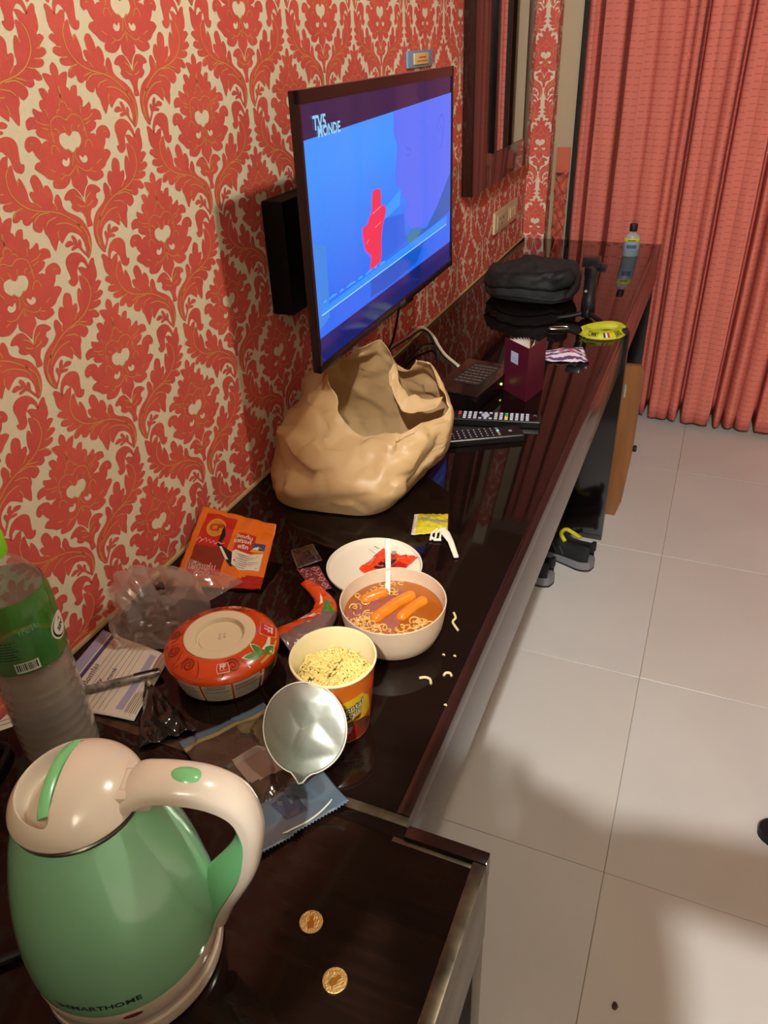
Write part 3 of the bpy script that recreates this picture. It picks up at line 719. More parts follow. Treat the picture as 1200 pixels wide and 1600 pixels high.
def leaf(x0, y0, x1, y1, wd):
    dx, dy = x1-x0, y1-y0; l = math.hypot(dx, dy); nx, ny = -dy/l*wd, dx/l*wd
    return [(x0+dx*t+nx*k, y0+dy*t+ny*k) for t, k in ((0, 0), (.25, .75), (.5, 1), (.78, .6), (1, 0), (.78, -.6), (.5, -1), (.25, -.75))]
for a0, r0, a1, r1 in ((-6, .0705, -3, .0500), (-6, .0705, -26, .0585), (-4, .071, 12, .0735)):
    lf = leaf(*pol(a0, r0), *pol(a1, r1), .0048); q.poly([((x-pol(a0, r0)[0])*1.12+pol(a0, r0)[0], (y-pol(a0, r0)[1])*1.12+pol(a0, r0)[1]) for x, y in lf], wht, ts, .0007, .005); q.poly(lf, grn, ts, .0010, .005)
q.line([(p[0], p[1]) for p in [pol(a, .0745) for a in range(-14, 24, 3)]], .0022, yel, ts, .0008)
q.build('top_print', fb); q = MB(); q.text('25 04', .0045, .004, .004, mat('date_grey', '#8f846e', .6), lambda u, v, off=0: V((u, v, 0.0547+off)), .0002, ang=R(-62)); q.text('EXP 25', .0042, -.001, .000, MT['date_grey'], lambda u, v, off=0: V((u, v, 0.0547+off)), .0002, ang=R(-62))
q.build('date_print', fb)
q = MB()
for a0, a1 in ((-104, -79), (-77, -49), (-47, -19)):
    u0, u1 = R(a0)*.07, R(a1)*.07
    q.rect(u0, .005, u1, .0400, wht, ss, .0006, .006)
    if a0 == -77: q.text('Nutrition Facts', .0036, (u0+u1)/2, .0382, blk, ss, .001, bold=.03)
    for i in range(13):
        vv_ = .0352-.0023*i
        q.rect(u0+.002, vv_, u1-.002-.006*((i*7) % 4)/4, vv_+(.0012 if i in (1, 4) else .0005), blk if i in (1, 4, 9) else mat('print_grey', '#6f675c', .6), ss, .001, .008)
q.rect(R(-16)*.07, .004, R(-13)*.07, .039, wht, ss, .0006, .006)
for i, (c_, a) in enumerate(((dk, -9), (grn, 0), (yel, 9), (dk, 19), (blk, -3), (grn, 25))):
    q.poly([(R(a-4)*.07, .010+.003*i), (R(a+4)*.07, .014), (R(a+5)*.07, .033), (R(a-2)*.07, .038-.002*i)], c_, ss, .0006+.0001*i, .006)
q.build('side_print', fb)

# ------------------------------------------------------------------ noodle cup with foil lid
cup = thing('noodle_cup', 'orange printed noodle cup filled with dry pale noodles, foil lid peeled back', 'cup', (.4149, .5846, Z0))
cr = lambda z: .0385+(.0505-.0385)*(z/.110)
co = mat('cup_orange', '#c9681a', .3, coat=.6, var=(18, '#b54f16')); ci = mat('cup_inside', '#dccfa0', .5)
MB().lathe([(.036, .0), (.0385, .0005), (.0505, .1075)], co, 64).build('cup_wall', cup)
MB().lathe([(.0502, .1062), (.0518, .1070), (.0524, .1088), (.0516, .1106), (.0502, .1108), (.0490, .109), (.0460, .068), (0, .068)], ci, 64).build('cup_inside', cup)
cs = lambda u, v, off=0: V(((cr(v)+off)*math.cos(u/.045), (cr(v)+off)*math.sin(u/.045), v))
q = MB(); Ua = lambda a: R(a)*.045
q.poly([(Ua(-75), .070), (Ua(-50), .078), (Ua(-22), .082), (Ua(-5), .066), (Ua(2), .040), (Ua(-30), .030), (Ua(-70), .036)], mat('cup_yellow', '#c9a51c', .35, coat=.5), cs, .0003, .006)
q.poly([(Ua(-78), .034), (Ua(-40), .040), (Ua(-12), .034), (Ua(6), .020), (Ua(0), .004), (Ua(-75), .003)], mat('cup_brown', '#54291a', .3, coat=.5, var=(60, '#7d3a1e')), cs, .0005, .006)
q.poly([(Ua(-52), .026), (Ua(-36), .030), (Ua(-24), .022), (Ua(-26), .010), (Ua(-46), .008)], mat('cup_red', '#8e1a17', .3, coat=.5), cs, .0007, .006)
q.poly([(Ua(-62), .024), (Ua(-50), .031), (Ua(-38), .030), (Ua(-44), .018)], mat('cup_pink', '#a67a72', .3, coat=.5), cs, .0008, .006)
q.poly([(Ua(-70), .046), (Ua(-56), .041), (Ua(-42), .045), (Ua(-46), .054), (Ua(-62), .054)], mat('cup_black', '#15141a', .3), cs, .0008, .006)
q.poly([(Ua(-40), .040), (Ua(-26), .040), (Ua(-22), .048), (Ua(-34), .046)], mat('cup_umber', '#4a3420', .3), cs, .0009, .006)
q.poly([(Ua(-8), .088), (Ua(6), .094), (Ua(8), .076), (Ua(-6), .074)], mat('cup_flame', '#d8481a', .3), cs, .0004, .006)
for s_, z_, a in (('Oriental', .063, -46), ('Style', .054, -38)):
    q.text(s_, .0125, Ua(a), z_, blk, cs, .0010, ang=.30, bold=.06, shear=.3, maxlen=.006); q.text(s_, .0125, Ua(a), z_, mat('print_silver', '#c9c9c4', .35), cs, .0014, ang=.30, shear=.3, maxlen=.006)
q.build('cup_print', cup)
nd = mat('dry_noodle', '#e2c878', .5, sss=.1)
q = MB()
for i in range(150):
    r_ = .043*math.sqrt(rnd.random()); a = rnd.uniform(0, 2*PI); x, y = r_*math.cos(a), r_*math.sin(a)
    hz = .074+.011*(1-(r_/.046)**2)+rnd.uniform(-.003, .003)+.004*(x < 0)
    d_ = rnd.uniform(0, PI); amp = rnd.uniform(.0025, .004); Ln = rnd.uniform(.012, .03); pts = []
    for k in range(17):
        t = k/16-.5; w_ = amp*math.sin(k*PI/2.6+i)
        px_, py_ = x+Ln*t*math.cos(d_)-w_*math.sin(d_), y+Ln*t*math.sin(d_)+w_*math.cos(d_)
        h = math.hypot(px_, py_)
        if h > .0445: px_, py_ = px_*.0445/h, py_*.0445/h
        pts.append((px_, py_, hz+.0016*math.cos(k*PI/2.6+i*2)))
    q.tube(pts, .0014, nd, 5)
tag(q.build('dry_noodles', cup), kind='stuff')
foil = mat('foil_silver', '#aeb0a6', .40, metal=.9, bump=(35, .25))
fo = V((.0001, -.0816, .072)); fu = V((.95, .14, .08)).normalized(); fv = V((-.12, .62, .77)); fv = (fv-fu*fv.dot(fu)).normalized(); fn = fu.cross(fv)
def flid(u, v):
    a = 2*PI*u; r = .0505*(1-v)
    x, y = r*math.cos(a), r*math.sin(a)
    if v < .02 and 4.55 < a < 4.95: y -= .012*(1-abs(a-4.75)/.2)
    p = fo+fu*x+fv*y+fn*(.004*math.cos(x*40)+.0016*crumple((x, y, 0), 22, 3)-.35*max(0, y-.030)**1.2)
    return p
q = MB(); q.grid(flid, 64, 22, foil, closed=True); fl_ = q.build('foil_lid', cup, solid=.0004)
ed = [flid(i/64, 0) for i in range(65)]
q = MB(); q.tube(ed, .0008, mat('foil_edge', '#d9d6c8', .5), 5, cap=False); q.build('lid_edge', fl_)

# ------------------------------------------------------------------ open soup bowl, its sausages, fork, lid
sb = thing('soup_bowl', 'open pale round bowl of brown noodle soup', 'bowl', (.4205, .757, Z0))
bw = mat('bowl_beige', '#cdb69b', .42, sss=.05)
bo = [(0, .002), (.044, 0), (.053, .002), (.0625, .011), (.0692, .028), (.0729, .050), (.0742, .0645), (.0745, .0662), (.0736, .0668), (.0726, .0660), (.0708, .052), (.0662, .031), (.0585, .014), (.048, .006), (0, .006)]
MB().lathe(bo, bw, 72).build('bowl', sb)
br = mat('broth', '#8a460c', .04, spec=.6, coat=.6, var=(7, '#a05a14'))
MB().grid(lambda u, v: ((.0695*(1-v))*math.cos(2*PI*u), (.0695*(1-v))*math.sin(2*PI*u), .0455+.0003*noise.noise(V((math.cos(2*PI*u)*(1-v)*4, math.sin(2*PI*u)*(1-v)*4, 0)))), 64, 16, br, closed=True).build('broth', sb)
nw = mat('wet_noodle', '#c79a56', .22, coat=.5)
q = MB()
for i in range(95):
    a = rnd.uniform(-2.6, -.1) if i < 70 else rnd.uniform(1.6, 3.6); r_ = rnd.uniform(.036, .064)
    x, y = r_*math.cos(a), r_*math.sin(a); R_ = rnd.uniform(.0035, .007); a0 = rnd.uniform(0, 6.3); sw = rnd.uniform(2.5, 6); tl = rnd.uniform(-.8, .9)
    pts = []
    for k in range(13):
        t = k/12; aa = a0+sw*t; px_, py_ = x+R_*math.cos(aa), y+R_*math.sin(aa)
        h = math.hypot(px_, py_)
        if h > .067: px_, py_ = px_*.067/h, py_*.067/h
        pts.append((px_, py_, .0455+R_*.45*tl*math.sin(aa)+rnd.uniform(0, .0004)))
    q.tube(pts, .0011, nw, 5)
tag(q.build('soup_noodles', sb), kind='stuff')
sau = mat('sausage_orange', '#c66a14', .25, coat=.5, bump=(180, .15), var=(30, '#d67a1c'))
def sausage(p0, p1, r, label, dz=0):
    p0, p1 = V(p0), V(p1); c_ = (p0+p1)/2; h = (p1-p0)/2; bend = V((-h.y, h.x, 0))*.12; pts = []; rr = []
    for k in range(23):
        t = -1+2*k/22; pts.append(h*t*1.0+bend*(1-t*t)); d_ = h.length*(1-abs(t)); rr.append(r*math.sqrt(max(.02, 1-(1-min(1, d_/r))**2)))
    return tag(MB().tube(pts, rr, sau, 16).build('sausage', loc=c_, auto=0), label, 'sausage', 'sausages in the noodle soup')
sz = Z0+.0445
sausage((.402, .726, sz), (.437, .802, sz+.001), .0092, 'orange sausage in the soup, longest and in the middle of the bowl')
sausage((.434, .742, sz-.002), (.456, .798, sz), .0088, 'orange sausage in the soup, right of the longest one')
sausage((.369, .761, sz-.001), (.399, .795, sz), .0085, 'orange sausage in the soup, left of the white fork')
fkm = mat('fork_white', '#e0d8c4', .35)
fk = thing('plastic_fork', 'white plastic fork handle standing in the soup bowl', 'fork', (.398, .789, Z0+.044))
q = MB(); q.tube([(0, 0, 0), (-.006, .018, .010), (-.0145, .040, .0212), (-.026, .068, .036), (-.030, .078, .0405)], [.0042, .0038, .0040, .0046, .0042], fkm, 10, flat=.45, up=(0, -.5, .85)); q.build('handle', fk)
q = MB(); q.tube([(0, 0, .0005), (.001, -.006, -.0018), (.0, -.013, -.003)], [.0042, .0065, .0075], fkm, 10, flat=.35, up=(0, .5, .85)); q.build('fork_neck', fk)
ld = thing('bowl_lid', 'white round plastic lid lying behind the soup bowl', 'lid', (.3305, .894, Z0))
lw = mat('lid_white', '#d8ccb6', .42)
MB().lathe([(0, 0), (.070, 0), (.0745, .0015), (.0772, .006), (.0775, .0088), (.0768, .0095), (.0752, .0088), (.0735, .0045), (.070, .003), (0, .003)], lw, 72).build('disc', ld)
lp = lambda u, v, off=0: V((u, v, .003+off))
q = MB(); q.line([(-.024, .0555), (-.014, .0515)], .0026, blk, lp, .0003)
sauce = mat('sauce_red', '#d8380c', .2, coat=.7); sau2 = mat('sauce_pale', '#c98a5a', .3, coat=.4)
q.poly([(-.012, .036), (.004, .034), (.006, .010), (.016, -.018), (-.006, -.006), (-.010, .012)], sau2, lp, .0004)
q.line([(-.03, .046), (-.018, .038), (-.012, .036)], .002, mat('lid_grey_mark', '#a79f92', .5), lp, .0003); q.build('stain', ld)
sc = thing('seasoning_sachet', 'torn shiny red and black seasoning sachet on the white lid', 'sachet', (.343, .902, Z0+.0036), R(-8))
def sac(u, v):
    x = -.030+.062*u+.007*v; y = -.026+.066*v-.006*math.sin(u*5)
    return (x, y, .001+.005*abs(crumple((x, y, 0), 38, 2))+.004*math.sin(PI*u)*math.sin(PI*v))
q = MB(); q.grid(sac, 30, 34, sauce, mfn=lambda u, v: mat('sachet_black', '#241a18', .22, coat=.7) if (.33 < u < .68 and .22 < v < .66 and noise.noise(V((u*7, v*7, 1))) > -.25) else (mat('sachet_deep_red', '#a8150f', .2, coat=.7) if u > .72 and v < .6 else sauce))
q.build('pouch', sc, solid=.0004)

# ------------------------------------------------------------------ beige carrier bag
bagm = mat('bag_beige', '#c9a878', .38, transl=.30, spec=.4)
cols = [[(.20, 1.022), (.218, 1.012, .82), (.238, 1.055, .868), (.252, 1.100, .884)], [(.265, 1.045), (.298, 1.046, .81), (.322, 1.09, .870), (.300, 1.115, .897)],
 [(.295, 1.12), (.334, 1.13, .82), (.357, 1.17, .880), (.350, 1.200, .915)], [(.285, 1.21), (.330, 1.25, .83), (.338, 1.245, .925), (.302, 1.22, .992)],
 [(.24, 1.255), (.262, 1.29, .84), (.26, 1.275, .935), (.252, 1.235, .958)], [(.17, 1.265), (.175, 1.295, .84), (.185, 1.27, .945), (.196, 1.25, 1.002)],
 [(.09, 1.245), (.075, 1.27, .84), (.09, 1.235, .945), (.140, 1.20, .984)], [(.045, 1.19), (.032, 1.19, .81), (.072, 1.165, .910), (.147, 1.145, .966)],
 [(.022, 1.105), (.032, 1.088, .80), (.086, 1.09, .895), (.172, 1.112, .932)], [(.095, 1.022), (.112, 1.017, .80), (.162, 1.046, .868), (.215, 1.092, .892)]]
bg = thing('carrier_bag', 'crumpled beige plastic carrier bag standing open under the television', 'bag', (.18, 1.14, Z0))
rows = 4; NA = 150; ring = []
for lv in range(4):
    ring.append(spline([V((c_[lv][0], c_[lv][1], c_[lv][2] if lv else Z0+.004)) for c_ in cols], NA//10, True))
def bagp(i, t):
    """i = column, t = 0 base .. 1 rim, then 1..1.6 the folded-in lip"""
    i %= NA
    a, b, c_, d_ = (ring[k][i] for k in range(4))
    ctr = V((.18, 1.15, 0)); s_ = min(t, 1)*3; k = min(2, int(s_)); f_ = s_-k
    P_ = [a+(a-b)*.1, a, b, c_, d_, d_+(d_-c_)*.5]
    p = .5*((2*P_[k+1])+(P_[k+2]-P_[k])*f_+(2*P_[k]-5*P_[k+1]+4*P_[k+2]-P_[k+3])*f_*f_+(3*P_[k+1]-P_[k]-3*P_[k+2]+P_[k+3])*f_**3)
    out = V((p.x-.19, p.y-1.15, 0)); out = out.normalized() if out.length > 1e-5 else V((1, 0, 0))
    cr_ = .021*facet(p, 10, 1)+.0055*facet(p, 23, 4)
    cr_ *= min(1, .25+t*2)
    p = p+out*cr_+V((0, 0, .010*facet(p, 20, 9)*t))
    if p.x < .012: p.x = .012+.2*(p.x-.012)*0
    p.z = max(p.z, Z0+.0012)
    return p-V((.18, 1.14, Z0))
NT = 66
def gfn(u, v): return bagp(int(round(u*NA)), v)
q = MB(); q.grid(gfn, NA, NT, bagm, closed=True)
o0 = len(q.v); q.v.append((.0, .01, .0015)); km = q.mi(bagm)
for i in range(NA): q.f.append((o0, (i+1) % NA, i)); q.m.append(km)
bo_ = q.build('bag_film', bg, solid=.0006, auto=28)
# one carrying handle flopped into the opening
def flap(u, v):
    a = V((.235, 1.215, .965)); b = V((.245, 1.185, .925)); e = V((.290, 1.165, .900)); d_ = V((.335, 1.19, .915))
    t = u; p = a*(1-t)**3+b*3*t*(1-t)**2+e*3*t*t*(1-t)+d_*t**3
    p = p+V((.004, .026, .010))*(v-.2)+V((0, .006, .010))*facet((u*.12, v*.03, .4), 30, 6)
    return p-V((.18, 1.14, Z0))
MB().grid(flap, 30, 10, bagm).build('carry_handle', bg, solid=.0006)

# ------------------------------------------------------------------ wrappers and packets
def bil(c, u, v):
    a, b, cc, d_ = (V(p) for p in c)      # bottom left, bottom right, top right, top left
    return (a*(1-u)+b*u)*(1-v)+(d_*(1-u)+cc*u)*v
def sheet_surf(corners, hfn, origin):
    o = V(origin)
    def f(u, v, off=0):
        p = bil(corners, u, v); e = .01
        du = bil(corners, u+e, v)-p; dv = bil(corners, u, v+e)-p; n = du.cross(dv).normalized()
        return p+n*(hfn(u, v)+off)-o
    return f
# orange snack packet, leaning with its top edge up
pk = thing('snack_packet', 'torn orange and red sausage packet leaning near the patterned wall', 'packet', (.10, .84, Z0))
hp = lambda u, v: .006*math.sin(PI*u)*math.sin(PI*v)+.0035*crumple((u*.14, v*.17, 0), 26, 8)+.002
PS = sheet_surf([(.047, .741, Z0+.003), (.186, .780, Z0+.003), (.152, .900, Z0+.041), (.013, .893, Z0+.056)], hp, (.10, .84, Z0))
po = mat('packet_orange', '#d86a10', .22, coat=.7); pr = mat('packet_red', '#b81f10', .22, coat=.7); pdr = mat('packet_dark', '#7a2410', .25, coat=.6)
def pface(u, v):
    if .09 < u < .50 and .50 < v < .93: return pr
    if .10 < u < .50 and .14 < v <= .50: return pdr if v > .22 else pr
    if v < .19 and u > .60+(.19-v)*.2 and u > .62 and v < (u-.5)*.6: return mat('packet_flap', '#a0120c', .22, coat=.7)
    if .56 < u < .80 and .47 < v < .74: return pr
    return po
MB().grid(lambda u, v: PS(u, v), 44, 44, po, mfn=pface).build('pouch', pk, solid=.0006)
q = MB(); cir = lambda cu, cv_, ru, rv, n=22: [(cu+ru*math.cos(2*PI*i/n), cv_+rv*math.sin(2*PI*i/n)) for i in range(n)]
q.poly(cir(.275, .755, .125, .12), yel, PS, .0006, .05); q.poly(cir(.275, .755, .112, .107), mat('packet_amber', '#c98020', .3, coat=.5), PS, .0008, .05)
q.text('CP', .14, .275, .75, pr, PS, .0011, maxlen=.05, sx=1.05, bold=.04)
pnk = mat('packet_pink', '#d98a80', .35)
q.line([(.09, .545), (.115, .60), (.15, .575), (.13, .53), (.17, .575), (.20, .60), (.215, .55), (.25, .58), (.27, .54), (.31, .57), (.33, .53), (.37, .565), (.41, .54), (.45, .56)], .016, pnk, PS, .0010)
q.text('ชิคเก้น', .075, .665, .69, wht, PS, .0011, maxlen=.05, bold=.02); q.text('แฟรงค์', .075, .655, .62, wht, PS, .0011, maxlen=.05, bold=.02); q.text('พริก', .075, .68, .545, wht, PS, .0011, maxlen=.05, bold=.02)
q.text('เผ็ดแซ่บ', .10, .27, .235, pnk, PS, .0011, maxlen=.05, bold=.02); q.text('ถึงใจ', .10, .29, .155, pnk, PS, .0011, maxlen=.05, bold=.02)
q.poly([(.57, .46), (.60, .50), (.80, .455), (.93, .52), (.93, .26), (.70, .235), (.60, .30)], wht, PS, .0010, .05)
for i in range(7): q.line([(.63+.02*(i % 2), .45-.029*i), (.75, .425-.027*i), (.90-.03*(i % 3), .455-.027*i)], .009, mat('print_grey', '#6f675c', .6), PS, .0014)
q.poly([(.79, .52), (.93, .55), (.93, .66), (.78, .64)], mat('packet_blue', '#24406e', .3, coat=.5), PS, .0010); q.poly([(.79, .54), (.86, .55), (.86, .60), (.80, .57)], wht, PS, .0014)
q.poly([(.77, .50), (.93, .525), (.93, .555), (.78, .53)], yel, PS, .0015)
for i in range(3): q.rect(.12, .085-.018*i, .50-.03*i, .092-.018*i, mat('packet_print', '#8d3c0c', .5), PS, .0008, .06)
q.build('packet_print', pk)
q = MB(); tb = mat('tear_dark', '#120a08', .5)
q.poly([(.37, .80), (.395, .77), (.43, .66), (.40, .56), (.46, .50), (.58, .45), (.66, .30), (.60, .26), (.47, .40), (.36, .54), (.37, .66)], tb, PS, .0009, .05); q.build('torn_opening', pk)
q = MB(); q.poly([(.40, .50), (.43, .505), (.55, .355), (.52, .345)], wht, PS, .0018, .05); q.build('torn_edge', pk)
# small sachets
def packet(name, label, cat, corners, m, amp, sc, seed, nu=20, nv=20, mfn=None, puff=.003, part='pouch', solid=.0005):
    ctr = sum((V(p) for p in corners), V())/4; ctr.z = Z0
    t = thing(name, label, cat, ctr)
    f = sheet_surf(corners, lambda u, v: puff*math.sin(PI*u)*math.sin(PI*v)+amp*abs(crumple((u*.1, v*.1, 0), sc, seed))+.0008, ctr)
    MB().grid(lambda u, v: f(u, v), nu, nv, m, mfn=mfn).build(part, t, solid=solid)
    return t, f
brs = mat('sachet_brown', '#2e1c15', .18, coat=.8, bump=(60, .3)); clr = film_mat('film_clear', '#e8dfd2', .12)
z1 = Z0+.001
t, f = packet('seasoning_sachet', 'small dark brown seasoning sachet beside the white lid', 'sachet', [(.213, .850, z1), (.241, .885, z1), (.205, .921, z1), (.178, .892, z1)], brs, .002, 40, 11, puff=.004)
q = MB(); eg = mat('sachet_edge', '#6d5a48', .25, coat=.6, film=.3)
for a in (((.02, .02), (.98, .02)), ((.98, .02), (.98, .98)), ((.02, .98), (.98, .98)), ((.02, .02), (.02, .98))): q.line([a[0], ((a[0][0]+a[1][0])/2, (a[0][1]+a[1][1])/2), a[1]], .07, eg, f, .0005)
q.build('sealed_edge', t)
mrn = mat('sachet_maroon', '#6d2a2c', .2, coat=.8)
t, f = packet('patterned_sachet', 'maroon and pink patterned seasoning sachet beside the white lid', 'sachet', [(.266, .806, z1), (.288, .823, z1), (.243, .869, z1), (.212, .848, z1)], mrn, .0025, 34, 14, puff=.003)
q = MB(); pks = mat('sachet_pink', '#c98f90', .25, coat=.6)
for i in range(2):
    for j in range(4):
        u0, v0 = .27+.48*i, .14+.24*j; q.poly([(u0-.2, v0), (u0, v0-.11), (u0+.2, v0), (u0, v0+.11)], pks, f, .0005, .15); q.poly([(u0-.15, v0), (u0, v0-.08), (u0+.15, v0), (u0, v0+.08)], mrn, f, .0009, .15)
        q.text('FF', .11, u0, v0, pks, f, .0013)
q.build('printed_pattern', t)
# torn curved wrapper of the soup bowl
tw = thing('torn_wrapper', 'torn shiny orange noodle wrapper curved between the two noodle bowls', 'wrapper', (.28, .74, Z0))
arc = spline([(.245, .690, 0), (.268, .722, 0), (.285, .752, 0), (.278, .783, 0), (.240, .812, 0)], 8)
arc2 = spline([(.300, .668, 0), (.328, .712, 0), (.328, .760, 0), (.305, .797, 0), (.262, .822, 0)], 8)
def wr(u, v, off=0):
    i = u*(len(arc)-1); k = min(len(arc)-2, int(i)); a = arc[k].lerp(arc[k+1], i-k); b = arc2[k].lerp(arc2[k+1], i-k); p = a.lerp(b, v)
    h = .004+.016*abs(math.sin(PI*v))**.7*(1-.5*u)+.004*abs(crumple(p, 40, 9)); return V((p.x-.28, p.y-.74, h+off))
q = MB(); q.grid(lambda u, v: wr(u, v), 46, 20, og, mfn=lambda u, v: mat('film_pinkish', '#8d6a63', .15, film=.45, coat=.5) if (v > .62-.2*math.sin(u*5) and u < .55) else og)
q.build('film', tw, solid=.0005)
q = MB(); q.poly([(.30, .20), (.30, .52), (.42, .55), (.45, .22)], rdd, wr, .0008, .1); q.line([(.29, .19), (.29, .54), (.43, .57), (.46, .2), (.29, .19)], .02, yel, wr, .001)
q.text('FF', .12, .37, .36, wht, wr, .0014, ang=PI/2-.3, sx=2.6, bold=.03)
q.poly([(.58, .3), (.72, .30), (.78, .38), (.62, .42)], wht, wr, .0008, .1); q.poly([(.46, .62), (.52, .98), (.60, .66), (.66, .9), (.64, .5), (.54, .5)], grn, wr, .001, .1)
q.build('wrapper_print', tw)
# crumpled clear bag on the papers
cb = thing('clear_plastic_bag', 'crumpled clear plastic bag lying against the wall beside the papers', 'bag', (.094, .668, Z0))
cf = film_mat('film_bag', '#f2e6de', .26, .12, .3)
def cbag(u, v):
    a = 2*PI*u; rr = (1-v*.97)**.55
    hgt = interp([(0, .006), (.25, .040), (.6, .068), (1, .074)], v)
    pk_ = 1+.16*math.cos(2*a+1.0)+.08*math.cos(5*a)
    p = V((.080*rr*math.cos(a)*pk_, .066*rr*math.sin(a)*(1.05+.15*math.cos(3*a)), hgt))
    c_ = facet(p+V((.3, .2, .1)), 19, 5)+.4*facet(p, 45, 2)
    p = p+V((p.x, p.y, .03)).normalized()*(.021*c_)*(1 if v > .06 else .3)
    p += V((-.018, .010, .026))*max(0, math.sin(a*2+.5))*v
    p.x = min(max(p.x, -.086), .050); p.z = max(p.z, .0055)
    return p
MB().grid(cbag, 90, 44, cf, closed=True).build('film', cb, auto=16)
def cbt(u, v):
    p = bil([(-.03, .045, .006), (.035, .055, .006), (.060, .115, .010), (-.03, .105, .040)], u, v)
    return p+V((.2, -.5, .6))*(.012*facet(p, 24, 12))+V((0, 0, .014*math.sin(PI*u)*math.sin(PI*v)))
MB().grid(cbt, 40, 30, cf).build('film_fold', cb, auto=16)
# black torn film between the papers and the noodle bowl
t, f = packet('black_film', 'torn glossy black plastic film beside the upside-down noodle bowl', 'wrapper', [(.205, .455, z1), (.255, .505, z1), (.168, .545, z1), (.140, .552, z1)], mat('film_black', '#0c0a09', .12, coat=1), .010, 22, 17, 30, 30, puff=.012, part='film')
# slate snack pouch with zigzag end
pcorn = [(.246, .480, z1), (.418, .386, z1+.001), (.478, .478, z1+.001), (.312, .573, z1)]
pb = mat('pouch_slate', '#51606d', .25, coat=.7); pcl = mat('pouch_window', '#4b3d33', .12, coat=.9, film=.25, bump=(50, .5)); pol_ = mat('pouch_olive', '#5d5638', .2, coat=.8, bump=(60, .5)); pgy = mat('pouch_grey', '#8b7a70', .3, coat=.5)
def pmf(u, v):
    n_ = noise.noise(V((u*6, v*6, 2)))
    if u < .07 or u > .66+.08*math.sin(v*4): return pb
    if u < .1: return mat('pouch_sand', '#8f7d52', .3, coat=.5)
    if v > .66+.15*n_ and u < .5: return pol_
    if .36 < u < .60 and .30 < v < .72 and (u-.36) < .26-.2*abs(v-.55): return pgy
    return pcl
sp_ = thing('snack_pouch', 'open slate blue snack pouch with a clear window and zigzag edge', 'pouch', (.36, .48, Z0))
psf = sheet_surf(pcorn, lambda u, v: .0012+.009*math.sin(PI*v)*abs(math.sin(PI*min(1, u*1.15)))**.8+.006*abs(facet((u*.19, v*.1, 0), 24, 21)), (.36, .48, Z0))
def pz(u, v): return psf(min(1, u)+(0.012*(abs(((v*26) % 1)-.5)*2) if u >= .999 else 0), v)
MB().grid(pz, 60, 52, pb, mfn=pmf).build('pouch', sp_, solid=.0005, auto=24)
q = MB(); q.line([(.985-.05*((i/14-.4)**2)*3, .28+.6*i/14) for i in range(15)], .012, mat('seal_pale', '#c9cbb8', .3), psf, .0012)
q.poly([(.77, .35), (.90, .40), (.91, .62), (.80, .62), (.75, .5)], mat('pouch_navy', '#3a4258', .25, coat=.7), psf, .0006, .1); q.build('pouch_seal', sp_)
# yellow wrapper and folding fork
yw = mat('wrapper_yellow', '#b5a51d', .3, coat=.5); ywg = mat('wrapper_grey', '#857f5e', .35, coat=.3)
t, f = packet('yellow_wrapper', 'small torn yellow wrapper lying in front of the beige bag', 'wrapper', [(.352, 1.003, z1), (.409, 1.030, z1), (.391, 1.087, z1), (.334, 1.068, z1)], yw, .003, 40, 31, 26, 22, puff=.007, part='film',
   mfn=lambda u, v: mat('wrapper_silver', '#b3a892', .3) if u < .1 else (ywg if abs(v-.56-.1*math.sin(u*7)) < .09 and u > .2 or (abs(v-.72) < .03 and u < .6) else yw))
q = MB(); q.text('FF', .16, .45, .25, ywg, f, .0006, ang=.1); q.build('wrapper_print', t)
ff = thing('folding_fork', 'folded white plastic fork on the desk beside the yellow wrapper', 'fork', (.42, 1.0, Z0+.0015))
q = MB(); q.tube([(-.022, .034, .004), (-.012, .022, .005), (.004, .002, .004), (.026, -.036, .003)], [.006, .0075, .005, .0042], fkm, 10, flat=.4); q.build('handle', ff)
q = MB()
for k in (-1, 0, 1): q.tube([(-.024+.006*k, .036+.003*k, .0035), (-.028+.007*k, .020+.004*k, .003), (-.024+.007*k, .002+.004*k, .0025)], .0019, fkm, 8)
q.tube([(-.033, .006, .0025), (-.024, .0, .0028), (-.014, .004, .0025)], .0024, fkm, 8); q.build('tines', ff)
# noodle crumbs
for pts, lb in (([(.485, .832), (.491, .822), (.490, .812), (.497, .803), (.503, .797)], 'longest noodle crumb, wavy, beside the soup bowl'), ([(.484, .688), (.491, .692), (.498, .691), (.502, .684)], 'curved noodle crumb, left of the two by the desk edge'), ([(.513, .704), (.514, .709), (.519, .711), (.523, .707)], 'smallest hooked noodle crumb nearest the desk edge')):
    c0 = V((*pts[0], Z0+.0019)); q = MB(); q.tube(spline([V((x, y, Z0+.0019))-c0 for x, y in pts], 5), .0018, mat('crumb', '#c9b98a', .5), 8)
    tag(q.build('noodle_crumb', loc=c0), lb, 'noodle', 'noodle crumbs on the desk')
for i, (x, y, lb) in enumerate(((.498, .742, 'tiny pale crumb beside the soup bowl'), (.513, .745, 'tiny curled pale crumb right of the soup bowl'), (.530, .655, 'tiny crumb on the desk near its front edge'))):
    q = MB(); q.tube([(0, 0, 0), (.002, .0008, .0006), (.004, -.0005, 0)], [.0010, .0015, .0008], MT['crumb'], 6); tag(q.build('food_crumb', loc=(x, y, Z0+.0011)), lb, 'crumb', 'food crumbs on the desk')
q = MB(); q.tube([(0, -.006, 0), (.001, 0, .0012), (0, .007, 0)], [.003, .0055, .0025], mat('floor_crumb', '#4a331d', .7), 8, flat=.5); tag(q.build('food_crumb', loc=(.818, .761, .0022)), 'small brown crumb lying on the floor tiles', 'crumb')

